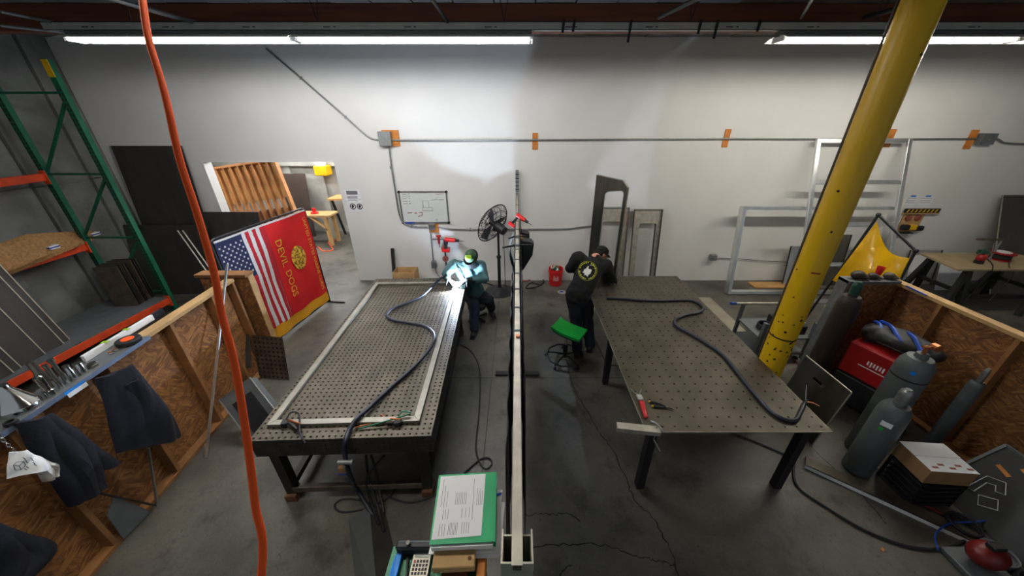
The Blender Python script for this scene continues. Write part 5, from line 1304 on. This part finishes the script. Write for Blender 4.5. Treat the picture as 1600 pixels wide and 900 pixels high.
def cylinder(x, y, r, h, m_, capm, lab, extra=None):
    t = thing('gas_cylinder', (x,y,0), lab, 'gas cylinder', 'gas cylinders by the right partition')
    MB().lathe([(r*.9,0),(r,.02),(r,h-r*1.3),(r*.93,h-r*.8),(r*.7,h-r*.35),(r*.38,h-.04),(r*.33,h)], (x,y,0), n=28).build('tank', m_, t, smooth=True)
    if capm: MB().lathe([(r*.40,0),(r*.42,.10),(r*.36,.14),(r*.2,.16)], (x,y,h-.02), n=16).build('cap', capm, t, smooth=True)
    else:
        MB().cyl((x,y,h-.01),(x,y,h+.08),.016,n=10).build('valve', 'copper', t, smooth=True); MB().cyl((x-.04,y,h+.07),(x+.07,y,h+.07),.013,n=8).build('valve', 'copper', t, smooth=True); MB().cyl((x+.07,y-.03,h+.07),(x+.07,y+.02,h+.07),.035,n=14).build('gauge', 'copper', t, smooth=True)
    return t
cylinder(3.80,3.42,.115,1.42,'cyl_brown','cyl_green','tall dark brown gas cylinder with a green cap by the partition end')
g1 = cylinder(3.68,2.50,.13,1.28,'cyl_grey',None,'tall pale grey gas cylinder with a brass valve in front of the red machine')
g2 = cylinder(3.44,2.28,.115,.92,'cyl_grey','galv','short grey gas cylinder with a steel cap nearest the right table')
g3 = cylinder(4.42,2.52,.055,.95,'cyl_grey','galv','slim grey gas cylinder close to the right OSB wall')
MB().lathe([(.131,0),(.1315,.002),(.1315,.012),(.131,.014)], (3.68,2.50,1.02), n=28).build('strap', 'black_paint', g1, smooth=True)
n_ = V((-.75,-.66,0)).normalized(); MB().cyl(V((3.68,2.5,1.12))+n_*.125, V((3.68,2.5,1.12))+n_*.131, .022, n=8).build('sticker', 'blue_tie', g1)
n_ = V((-.8,-.6,0)).normalized(); c = V((3.44,2.28,.70))+n_*.113; MB().box(c, (.075,.006,.05), Rz(math.atan2(n_.y,n_.x)+PI/2)).build('label', 'paper', g2); MB().box(c-V((0.03,0.0,.05)), (.03,.006,.03), Rz(math.atan2(n_.y,n_.x)+PI/2)).build('label', 'green_plastic', g2)
# red welding machine on a low trolley
TM = Matrix.Translation((4.17,3.10,0)) @ Matrix.Rotation(.35, 4, 'Z')
wm = thing('welding_machine', (4.17,3.10,0), 'red and black welding machine on a trolley against the right partition', 'welding machine')
MB(TM).bb((-.20,-.30,.10),(.20,.28,.44)).build('trolley', 'black_paint', wm, bevel=.01)
for sx in (-.2,.2):
    for sy in (-.22,.22): MB(TM).cyl((sx-.02,sy,.07),(sx+.02,sy,.07),.07,n=16).build('wheel', 'black_rubber', wm, smooth=True)
MB(TM).bb((-.18,-.28,.445),(.18,.28,.86)).build('case', 'red_paint', wm, bevel=.02)
MB(TM).bb((-.17,-.295,.46),(.17,-.281,.84)).build('front_panel', 'black_paint', wm, bevel=.004)
for k in range(6): MB(TM).bb((-.183,-.10+.028*k,.66+.01*(k % 2)),(-.1805,-.085+.028*k,.72)).build('lettering', 'white_plastic', wm)
MB(TM).bb((-.183,-.14,.625),(-.1805,.12,.635)).build('lettering', 'white_plastic', wm)
MB(TM).tube([(-.05,-.2,.86),(-.05,-.2,.92),(-.05,.2,.92),(-.05,.2,.86)], .014, n=8).build('handle', 'black_rubber', wm, smooth=True)
for x in (-.08,.08): MB(TM).cyl((x,-.296,.56),(x,-.325,.56),.03,n=12).build('knob', 'black_rubber', wm, smooth=True)
bg2 = thing('work_bag', TM @ V((.05,.02,.93)), 'black and blue cloth bag lying on top of the red machine', 'bag')
m = MB(TM); m.ell((.10,.02,.98), (.20,.32,.10)); m.ell((.14,-.20,.95), (.16,.14,.09)); m.ell((.05,.2,.96), (.15,.12,.10)); remesh_part(m, 'bag', 'tile_black', bg2, .016, 4, .03, 9, 7)
for y0, y1, z in ((-.22,.05,1.06),(-.05,.25,1.07),(.1,.3,1.04)): MB(TM).tube([(-.05,y0,z-.05),(.06,(y0+y1)/2,z+.02),(.2,y1,z-.02)], .020, n=6, sub=4).build('blue_panel', 'blue_paint', bg2, smooth=True)
# slotted steel plate by the table corner
sp2 = thing('slotted_plate', (3.25,2.85,0), 'upright dark steel plate with a handle slot beside the right table', 'plate')
o = V((3.20,3.14,0.001)); ex_ = V((0.02,-1,0)).normalized(); ez_ = V((.10,0,.76)).normalized(); en_ = ex_.cross(ez_)
panel_with_hole([(0,0),(.58,0),(.58,.76),(0,.76)], rrect(.20,.36,.60,.635,.015,3), o, ex_, ez_, en_, .006).build('plate', 'sheet_dark', sp2)
MB().beam(o+ez_*.763, o+ez_*.763+ex_*.58, .012, .012).build('rim', 'alu_dull', sp2); MB().beam(o+ex_*.583+ez_*.0, o+ex_*.583+ez_*.76, .012, .01).build('rim', 'alu_dull', sp2)
# carton on a crate of leads
cr_ = thing('wire_crate', (3.77,2.06,0), 'dark open crate of leads under the carton', 'crate')
for k in range(5): MB().bb((3.59,1.90,.02+.06*k),(3.97,2.22,.035+.06*k)).build('slat', 'tile_black', cr_)
for x in (3.59,3.95):
    for y in (1.90,2.20): MB().bb((x,y,0),(x+.02,y+.02,.30)).build('post', 'black_paint', cr_)
cz = .301
cbx = thing('carton', (3.78,2.06,cz), 'cardboard carton with a printed white lid on the dark crate', 'carton')
MB(Matrix.Translation((3.78,2.06,cz)) @ Matrix.Rotation(-.08,4,'Z')).bb((-.19,-.15,0),(.19,.15,.16)).build('box', 'cardboard', cbx, bevel=.003)
Tc = Matrix.Translation((3.78,2.06,cz)) @ Matrix.Rotation(-.08,4,'Z')
MB(Tc).bb((-.192,-.15,.1605),(.192,.0,.164)).build('lid_flap', 'paper', cbx); MB(Tc).bb((-.192,.004,.1605),(.192,.155,.166)).build('lid_flap', 'paper', cbx)
for k in range(5): MB(Tc).bb((-.15+.07*k,-.12+.03*(k%2),.1643),(-.10+.07*k,-.10+.03*(k%2),.1648)).build('print', 'rust_disc', cbx)
for k in range(3):
    c = V((3.84+.02*k,1.72-.22*k,.014))
    q = thing('cable_coil', c, ['farthest of three lead coils on the floor in front of the dark crate','grey lead coil on the floor right of the dark crate','nearest lead coil on the floor by the red tank'][k], 'cable')
    for j in range(3): MB().tube([c+V((.10*math.cos(a_)+.01*j,.10*math.sin(a_),.0+.022*j)) for a_ in [2*PI*i/18 for i in range(18)]], .011, n=6, closed=True).build('turn', 'black_rubber' if k != 1 else 'grey_paint', q, smooth=True)
# black board with white outlines and orange bars
bb_ = thing('marked_board', (4.3,1.7,0), 'black board with white outlines and orange bars leaning on the right wall', 'board')
q0, q1, q2, q3 = V((4.02,2.14,.001)), V((4.02,1.0,.001)), V((4.46,1.0,.52)), V((4.46,2.14,.52))
bnm = (q1-q0).cross(q3-q0).normalized(); bnm = bnm if bnm.z > 0 else -bnm
MB().prism([q0,q1,q2,q3], -bnm*.02).build('board', 'tile_black', bb_); MB().beam(q3, q2, .022, .022).build('rim', 'grey_paint', bb_); MB().beam(q0, q3, .022, .022).build('rim', 'grey_paint', bb_)
BW = lambda a, b: q0+(q1-q0)*a+(q3-q0)*b+bnm*.002
def bmark(pts, m_, closed=True, r=.004): MB().tube([BW(a,b) for a,b in pts], r, n=4, closed=closed).build('mark', m_, bb_)
bmark([(.12,.55),(.20,.62),(.26,.50),(.22,.46),(.19,.52),(.155,.48),(.17,.30),(.13,.26)], 'paper'); bmark([(.20,.30),(.27,.40),(.32,.30),(.25,.20)], 'paper')
for a, b in ((.16,.85),(.08,.72),(.34,.80)): MB().prism([BW(a,b),BW(a+.09,b-.04),BW(a+.10,b-.0),BW(a+.01,b+.04)], bnm*.001).build('mark', 'lumber_orange', bb_)
# aluminium channel on the floor
p0, p1 = P(1256,731,z=.0), P(1530,858,z=.0); dd = (p1-p0).normalized(); sd = V((-dd.y,dd.x,0)); sd = sd if sd.x > 0 else -sd
lc_ = thing('floor_channel', (p0+p1)/2, 'long aluminium channel lying on the floor at lower right', 'channel')
MB().prism([p0+V((0,0,.001)), p1+V((0,0,.001)), p1+V((0,0,.045)), p0+V((0,0,.045))], sd*.006).build('web', 'white_enamel', lc_)  # front web coloured white to stand in for its brightly lit edge
MB().prism([p0+V((0,0,.039)), p1+V((0,0,.039)), p1+sd*.13+V((0,0,.039)), p0+sd*.13+V((0,0,.039))], V((0,0,.006))).build('flange', 'steel_plate', lc_)
MB().prism([p0+sd*.124+V((0,0,.001)), p1+sd*.124+V((0,0,.001)), p1+sd*.124+V((0,0,.039)), p0+sd*.124+V((0,0,.039))], sd*.006).build('web', 'alu_dull', lc_)
# red tank with base at lower right
tc = P(1542,868,z=.16); 
rd = thing('red_tank', (tc.x,tc.y,0), 'small dark red compressor tank on the floor at lower right corner', 'tank')
mat('dark_red', (110,22,20), .4, 0, var=.1)
MB().ell((tc.x,tc.y,.17), (.13,.10,.10)).build('tank', 'dark_red', rd, smooth=True); MB().bb((tc.x-.16,tc.y-.12,.0),(tc.x+.16,tc.y+.12,.05)).build('base', 'grey_paint', rd, bevel=.008); MB().bb((tc.x-.05,tc.y-.03,.26),(tc.x+.05,tc.y+.03,.30)).build('handle', 'black_rubber', rd, bevel=.006); MB().cyl((tc.x-.16,tc.y-.13,.05),(tc.x-.16,tc.y-.19,.05),.03,n=12).build('coupling','chrome',rd,smooth=True)
for px, m_, r, lab in (([(1258,676),(1246,705),(1240,735),(1248,762),(1290,792),(1345,825),(1400,848),(1450,858),(1490,852),(1530,832),(1580,800),(1640,770)],'black_rubber',.011,'black hose looping over the floor from the right table leg'),
    ([(1466,860),(1462,835),(1485,818),(1530,815),(1570,808),(1640,812)],'blue_paint',.007,'blue air hose curling over the aluminium channel'),
    ([(1330,690),(1345,712),(1375,735),(1410,770),(1450,792),(1490,812)],'red_paint',.006,'thin red hose on the floor beside the gas cylinders'),
    ([(1140,675),(1180,690),(1215,705),(1240,715)],'black_rubber',.008,'black cable on the floor under the right table front'),
    ([(1195,515),(1215,530),(1240,560),(1262,590)],'red_paint',.007,'red hose under the grey cart behind the column')):
    MB().tube([P(u,v,z=.055 if 'blue' in lab else .014) for u,v in px], r, n=7, sub=6).build('floor_hose', m_, label=lab, cat='hose', smooth=True)
MB().box(P(1379,859,z=0.006), (.03,.018,.012), Rz(.6)).build('scrap_tab', 'copper', label='tiny copper coloured scrap on the dark floor', cat='scrap')
# ---------------------------------------------------------------- on the right table
hp = [P(u,v,z=HB+.02) for u,v in ((948,466),(975,467),(1000,469),(1035,470),(1065,469),(1085,471),(1098,480),(1093,488),(1072,492),(1056,499),(1056,508),(1080,522),(1110,540),(1135,560),(1160,592),(1185,622),(1205,643),(1226,655),(1243,656),(1250,645),(1256,632))]
MB().tube(hp, .0185, n=10, sub=6).build('torch_hose', 'hose', label='thick dark torch hose curving over the drilled right table', cat='hose', smooth=True)
e = hp[-1]; tw = thing('tig_torch', e, 'torch head with a thin wire at the right table corner', 'torch')
MB().cyl(e, e+V((.05,.03,.02)), .014, n=10).build('head', 'black_rubber', tw, smooth=True); MB().cyl(e+V((.03,.03,.02)), e+V((.045,.10,.14)), .0025, n=6).build('wire', 'alu_bright', tw); MB().tube([e+V((.02,.0,.03)), e+V((.06,-.01,.03)), e+V((.10,-.04,.02))], .005, n=6, sub=3).build('lever', 'copper', tw, smooth=True)
zb = HB+.002
rc = thing('locking_clamp', P(1003,634,z=zb), 'red handled locking clamp on the near left corner of the right table', 'clamp')
a, b = P(1001,628,z=zb+.014), P(1008,651,z=zb+.014)
MB().cap(a, b, .014, .013).build('handle', 'red_plastic', rc, smooth=True); MB().cap(a+V((.022,0,0)), b+V((.016,0,0)), .011, .010).build('handle', 'red_plastic', rc, smooth=True)
MB().box(a+V((.008,.05,.002)), (.05,.07,.022)).build('body', 'alu_bright', rc, bevel=.005)
for s in (-1,1): MB().tube([a+V((.008,.08,.0)), a+V((.008+s*.03,.12,.0)), a+V((.008+s*.05,.16,.002))], .006, n=6, sub=3).build('jaw', 'galv', rc, smooth=True)
pl = thing('pliers', P(1034,634,z=zb), 'black pliers with yellow handle tips on the right table', 'pliers')
a, j, tpz = P(1016,630,z=zb+.01), P(1042,636,z=zb+.01), P(1053,640,z=zb+.01)
MB().tube([a+V((0,.02,0)), a.lerp(j,.5)+V((0,.022,0)), j], .009, n=7, sub=4).build('handle', 'black_rubber', pl, smooth=True); MB().tube([a+V((.01,-.035,0)), a.lerp(j,.5)+V((0,-.022,0)), j], .009, n=7, sub=4).build('handle', 'black_rubber', pl, smooth=True)
MB().cyl(j-V((0,0,.009)), j+V((0,0,.010)), .014, n=10).build('pivot', 'steel_rust', pl, smooth=True); MB().cyl(j, tpz, .008, .003, n=8).build('jaw', 'steel_dark', pl, smooth=True)
for q in (a+V((0,.02,0)), a+V((.01,-.035,0))): MB().ell(q, .011).build('handle_tip', 'yellow_paint', pl, smooth=True)
ab = thing('aluminium_block', P(1000,668,z=HB), 'pale aluminium block overhanging the near left table corner', 'block')
a, b = P(963,661,z=HB+.045), P(1030,668,z=HB+.045); dd = (b-a); dd.z = 0; L = dd.length; dd.normalize(); Rb = Rz(math.atan2(dd.y,dd.x))
MB().box((a+b)/2+V((0,-.02,-.022)), (L, .07, .043), Rb).build('block', 'alu_dull', ab, bevel=.002)
bc2 = thing('bar_clamp', b, 'small steel clamp gripping the block to the table corner', 'clamp')
MB().tube([b+V((-.05,.06,.005)), b+V((-.02,.02,.02)), b+V((.01,-.05,.012))], .009, n=7, sub=3).build('arm', 'alu_bright', bc2, smooth=True); MB().cyl(b+V((-.03,-.02,-.12)), b+V((.0,-.10,-.16)), .006, n=7).build('handle', 'alu_bright', bc2, smooth=True); MB().cyl(b+V((-.02,.0,.01)), b+V((-.03,-.02,-.12)), .006, n=7).build('screw', 'galv', bc2, smooth=True)
# ---------------------------------------------------------------- at the front of the left table
zt = HA+.002
def ctk(p, lab, cable, d):
    t = thing('ground_clamp', p, lab, 'clamp', 'clamps at the front of the left table')
    MB().box(p+V((0,0,.022)), (.055,.06,.042), Rz(.2)).build('body', 'black_rubber', t, bevel=.006)
    MB().cap(p+V((.03,0,.03)), p+V((.03,0,.03))+V(d)*.13, .014, .011).build('handle', 'steel_dark', t, smooth=True); MB().cap(p+V((.02,.02,.035)), p+V((.05,.03,.05))+V(d)*.12, .010, .008).build('handle', 'copper', t, smooth=True)
    MB().tube([p+V((0,.02,.04)), p+V((.02,.07,.07)), p+V((.09,.06,.06)), p+V(d)*.2+V((.02,0,.03)), p+V(d)*.34+V((0,-.02,.012))], .007, n=7, sub=5).build('lead', cable, t, smooth=True)
ctk(P(447,664,z=zt), 'black clamp with a dark lead at the frame front left corner', 'black_rubber', (.8,-.5,0))
ctk(P(622,663,z=zt), 'black clamp with a green lead at the frame front right', 'green_cab', (-.9,-.1,0))
MB().tube([P(u,v,z=zt+.008) for u,v in ((555,668),(572,664),(585,660),(600,655),(596,648))], .008, n=7, sub=5).build('short_lead', 'copper', label='short tan lead beside the hose at the table front', cat='lead', smooth=True)
# hose coupling below the table edge
hc = thing('hose_coupling', P(545,722,y=1.80), 'metal hose coupling hanging below the front table edge', 'coupling')
c = P(540,722,y=1.815); MB().cyl(c+V((-.06,0,0)), c+V((.06,0,.0)), .018, n=10).build('body', 'galv', hc, smooth=True); MB().ell(c+V((-.06,0,0)), .014).build('knob', 'chrome', hc, smooth=True); MB().ell(c+V((-.02,0,-.05)), .012).build('knob', 'chrome', hc, smooth=True); MB().box(c+V((-.06,.02,-.12)), (.06,.03,.06)).build('tag', 'cardboard', hc); MB().box(c+V((-.06,.018,-.155)), (.062,.034,.015)).build('blue_end', 'blue_paint', hc)
for k, px in enumerate(([(600,712,.62),(585,730,.45),(572,752,.22),(580,785,.03),(592,820,.03)],[(572,712,.6),(574,735,.36),(580,760,.14),(590,790,.03),(600,830,.03)],[(580,712,.64),(588,738,.35),(592,762,.12),(600,800,.03)])):
    MB().tube([P(u,v,z=z) for u,v,z in px], .012, n=7, sub=6).build('cable_lead', 'black_rubber', label=['leftmost black lead dropping from under the left table','middle black lead dropping from under the left table','right black lead dropping from under the left table'][k], cat='lead', smooth=True)
fp = [(718,538),(735,548),(748,572),(750,610),(748,650),(744,690),(746,714),(757,732),(768,726),(765,716),(752,717),(738,728),(722,742),(700,762),(670,778),(640,785),(612,778),(599,767),(604,757),(616,761),(613,772),(596,784),(570,795),(535,800),(523,790),(535,780),(562,781),(585,790),(598,796)]
MB().tube([P(u,v,z=.011) for u,v in fp], .0085, n=7, sub=5).build('floor_cable', 'black_rubber', label='thin black cable looping along the floor right of the left table', cat='cable', smooth=True)
# cable ramp running towards the viewer
mat('ramp_grey', (74,76,76), .6, 0, var=.1)
rp = thing('cable_ramp', P(600,860,z=0), 'dark grey two sided cable ramp on the floor under the leads', 'ramp')
L0, L1, C0, C1, R0, R1 = P(545,812,z=0), P(560,960,z=0), P(577,790,z=.035), P(592,960,z=.05), P(602,800,z=0), P(640,960,z=0)
MB().add([L0,L1,C1,C0,C0-V((0,0,.034)),C1-V((0,0,.049))], [(0,1,2,3),(0,3,4),(1,5,2),(0,4,5,1)]).build('side_slope', 'ramp_grey', rp)
MB().add([R0,R1,C1,C0,C0-V((0,0,.034)),C1-V((0,0,.049))], [(0,3,2,1),(0,4,3),(1,2,5),(0,1,5,4)]).build('side_slope', 'steel_dark', rp)
# ---------------------------------------------------------------- things hung on the divider
yd = P(815,315,z=RZ+.05).y
drill((.06,4.75,RZ+.07), Matrix.Rotation(.55,3,'Y') @ Matrix.Rotation(-.35,3,'Z'), 'red cordless drill hung over the top rail of the divider', .9)
for y, lab in ((4.05,'black spring clamp on the divider rail below the red drill'),(3.72,'black spring clamp with long arms on the divider rail')):
    t = thing('spring_clamp', (0,y,RZ+.02), lab, 'clamp'); w = .16 if 'long' in lab else .10
    for s in (-1,1): MB().cap((s*.02,y,RZ+.03), (s*w,y+s*.04,RZ+.015), .013, .010).build('arm', 'black_rubber', t, smooth=True)
    MB().box((0,y,RZ+.032),(.05,.03,.018)).build('spring', 'galv', t)
yk = thing('tape_roll', (.05,4.2,RZ-.03), 'small yellow brown tape roll hooked on the divider', 'tape')
MB().lathe([(.02,0),(.045,0),(.045,.025),(.02,.025)], (.045,4.2,RZ-.05), axis=(1,0,.2), n=18).build('roll', 'lumber_orange', yk, smooth=True)
for y, x0, w, h, lab in ((4.5,.045,.13,.22,'upper black welding hood hung on the right of the divider'),(4.15,.045,.17,.42,'lower black welding hood hung on the right of the divider')):
    t = thing('welding_hood', (x0+w/2,y,RZ-h-.05), lab, 'hood', 'hoods hung on the divider')
    MB().prism([(x0,y-.1,RZ-.04),(x0+w,y-.06,RZ-.08),(x0+w*.9,y-.04,RZ-h*.6),(x0+.02,y-.08,RZ-.05-h)], (0,.2,0)).build('shell', 'tile_black', t, bevel=.02, smooth=True)
    MB().box((x0+w*.9,y,RZ-.14),(.015,.1,.06)).build('visor', 'glass_smoke', t)
t = thing('leather_bib', (-.06,4.3,RZ-.5), 'grey leather bib hung on the left of the divider', 'bib')
MB().grid(lambda a, b: (-.052-.05*math.sin(PI*min(1,b*1.2))-.006*math.sin(a*9), 4.15+.32*a, RZ-.04-.5*b), 10, 10, .006).build('leather', 'grey_paint', t, smooth=True)
# ---------------------------------------------------------------- cabinet in the foreground
gz = 1.70
gc = thing('tool_cabinet', (-.33,.42,0), 'green steel cabinet at the bottom of the picture under the binder', 'cabinet')
x0, x1 = P(612,900,z=gz).x-.02, P(790,870,z=gz).x; yb_ = P(690,856,z=gz).y
MB().bb((x0,.15,0),(x1-.08,yb_,gz-.01)).build('body', 'green_cab', gc, bevel=.006); MB().bb((x0-.005,.145,gz-.0095),(x1-.075,yb_+.005,gz)).build('top', 'green_cab', gc)
bxk = thing('black_case', P(650,845,z=gz), 'black case at the back edge of the green cabinet', 'case')
q = P(650,846,z=gz+.08); 
MB().bb((P(616,845,z=gz+.08).x, yb_-.028, gz+.0005),(P(690,845,z=gz+.08).x, yb_+.004, gz+.05)).build('box', 'black_rubber', bxk, bevel=.008)
c = V((P(640,828,z=gz+.08).x, yb_-.012, gz+.051)); MB().cyl(c, c+V((0,0,.012)), .008, n=8).build('stud', 'chrome', bxk, smooth=True)
# wood blocks beside the calculator, binder stack on top
wb1 = thing('wood_offcut', P(712,875,z=gz+.06), 'pale wood offcut lying under the binder', 'wood')
MB().box(P(711,868,z=gz+.075), (.15,.09,.035), Rz(.04)).build('block', 'lumber_pale', wb1, bevel=.003); c = P(734,872,z=gz+.0935); MB().cyl(c, c+V((0,0,.001)), .007, n=8).build('knot', 'brown_wood', wb1)
zw = P(711,868,z=gz+.075).z-.018
wb2 = thing('wood_offcut', P(715,890,z=gz), 'reddish wood offcut standing under the pale one', 'wood')
c = P(712,890,z=gz+.03); MB().bb((c.x-.045,c.y-.06,gz+.0005),(c.x+.045,c.y+.08,gz+.056)).build('block', 'brown_wood', wb2, bevel=.003)
wb3 = thing('wood_offcut', P(752,880,z=gz), 'orange brown board end right of the pale offcut', 'wood')
c = P(755,878,z=gz+.03); MB().bb((c.x-.02,c.y-.09,gz+.0005),(c.x+.012,c.y+.09,gz+.06)).build('block', 'lumber_orange', wb3, bevel=.003)
cl_ = thing('calculator', P(655,880,z=gz), 'pale grey calculator lying on the green cabinet', 'calculator')
a, b = P(664,852,z=gz+.012), P(653,905,z=gz+.012); ax = (a-b).normalized(); Tk = Matrix.Translation((a+b)/2) @ Matrix.Rotation(math.atan2(ax.y,ax.x)-PI/2, 4, 'Z'); hl = (a-b).length/2
MB(Tk).prism([(x,y,-.011) for x,y in rrect(-.034,.034,-hl-.04,hl,.02,4)], (0,0,.02)).build('case', 'alu_dull', cl_, bevel=.002)
MB(Tk).bb((-.026,hl-.045,.0092),(.026,hl-.015,.0105)).build('screen', 'channel', cl_)
for i in range(5):
    for j in range(5): MB(Tk).bb((-.027+.0115*i,hl-.062-.0125*j,.0092),(-.019+.0115*i,hl-.054-.0125*j,.0115)).build('key', 'red_paint' if (j == 0 and i == 0) else 'tile_black', cl_)
tz = thing('cable_ties', P(619,880,z=gz), 'bundle of bright blue plastic ties on the green cabinet', 'cable ties')
for k in range(5):
    c = P(617+1.2*k, 878, z=gz+.012); MB().tube([c+V((0,.03,0)), c+V((.006,.035,.006)), c+V((.008,-.03,.004)), c+V((.002,-.055,0)), c+V((-.004,-.03,.004))], .0038, n=6, sub=4, closed=True).build('tie', 'blue_tie', tz, smooth=True)
MB().cap(P(638,858,z=gz+.006), P(636,900,z=gz+.006), .006, .005).build('black_marker', 'black_rubber', label='thin black marker between blue ties and calculator', cat='marker', smooth=True)
# binder with papers: tilted stack
zb_ = gz+.15
B00, B10, B11, B01 = P(671,852,z=zb_-.02), P(774,847,z=zb_-.02), P(776,738,z=zb_+.02), P(686,743,z=zb_+.02)
ctr = (B00+B10+B11+B01)/4; bn_ = (B10-B00).cross(B01-B00).normalized()
def bq(a, b, o=0): return (B00.lerp(B10,a)).lerp(B01.lerp(B11,a), b)+bn_*o
bi = thing('ring_binder', ctr-bn_*.05, 'green ring binder with a printed white sheet at the picture bottom', 'binder')
MB().prism([bq(0,0),bq(1,0),bq(1,1),bq(0,1)], bn_*.004).build('cover', 'green_binder', bi)
MB().prism([bq(.025,.06,.0045),bq(.78,.085,.0045),bq(.81,.975,.0045),bq(.04,.97,.0045)], bn_*.0008).build('printed_sheet', 'paper', bi)
MB().prism([bq(0,0,-.045),bq(1,0,-.045),bq(1,1,-.045),bq(0,1,-.045)], bn_*.004).build('cover', 'green_binder', bi)
MB().prism([bq(.02,-.03,-.040),bq(.96,-.03,-.040),bq(.96,.96,-.040),bq(.02,.98,-.040)], bn_*.036).build('paper_stack', 'paper', bi)
MB().tube([bq(.93,.02,-.002), bq(.95,-.01,.006), bq(.97,.02,-.002)], .0025, n=6, sub=3).build('ring', 'black_paint', bi)
for a0, b0, b1 in [(.10+.045*k, .5-.02*(k%2), .92-.1*(k%3)) for k in range(3)]+[(.33+.028*k,.52,.70) for k in range(7)]+[(.62,.3,.9)]+[(.68+.028*k,.5,.75-.04*(k%2)) for k in range(4)]+[(.15+.04*k,.32,.46) for k in range(3)]+[(.45+.06*k,.33,.47) for k in range(3)]+[(.12+.04*k,.10,.26) for k in range(3)]+[(.26+.022*k,.11,.27) for k in range(7)]+[(.47+.035*k,.12,.27) for k in range(4)]:
    MB().prism([bq(a0,b0,.0054),bq(a0+.006,b0,.0054),bq(a0+.006,b1,.0054),bq(a0,b1,.0054)], bn_*.0002).build('text_line', 'print', bi)
pk = thing('paper_pile', ctr-bn_*.09, 'loose white pages with a blue mark sticking out under the binder', 'papers')
MB().prism([bq(-.04,-.05,-.056),bq(.99,-.06,-.056),bq(1.10,.80,-.056),bq(.12,.9,-.056)], bn_*.008).build('pages', 'paper', pk)
MB().prism([bq(.2,-.10,-.064),bq(1.06,-.12,-.064),bq(1.14,.62,-.064),bq(.3,.8,-.064)], bn_*.006).build('pages', 'paper', pk)
MB().prism([bq(1.0,.70,-.047),bq(1.085,.72,-.047),bq(1.09,.76,-.047),bq(1.0,.74,-.047)], bn_*.001).build('blue_mark', 'ink_blue', pk)
hol = thing('file_stand', V((ctr.x,ctr.y,gz)), 'wooden prop under the binder on the green cabinet', 'stand')
zl = ctr.z-.075
MB().bb((ctr.x-.03,ctr.y-.05,gz+.0005 if ctr.y-.05 < yb_ else 0),(ctr.x+.03,ctr.y-.0,zl-.01)).build('prop', 'lumber', hol)
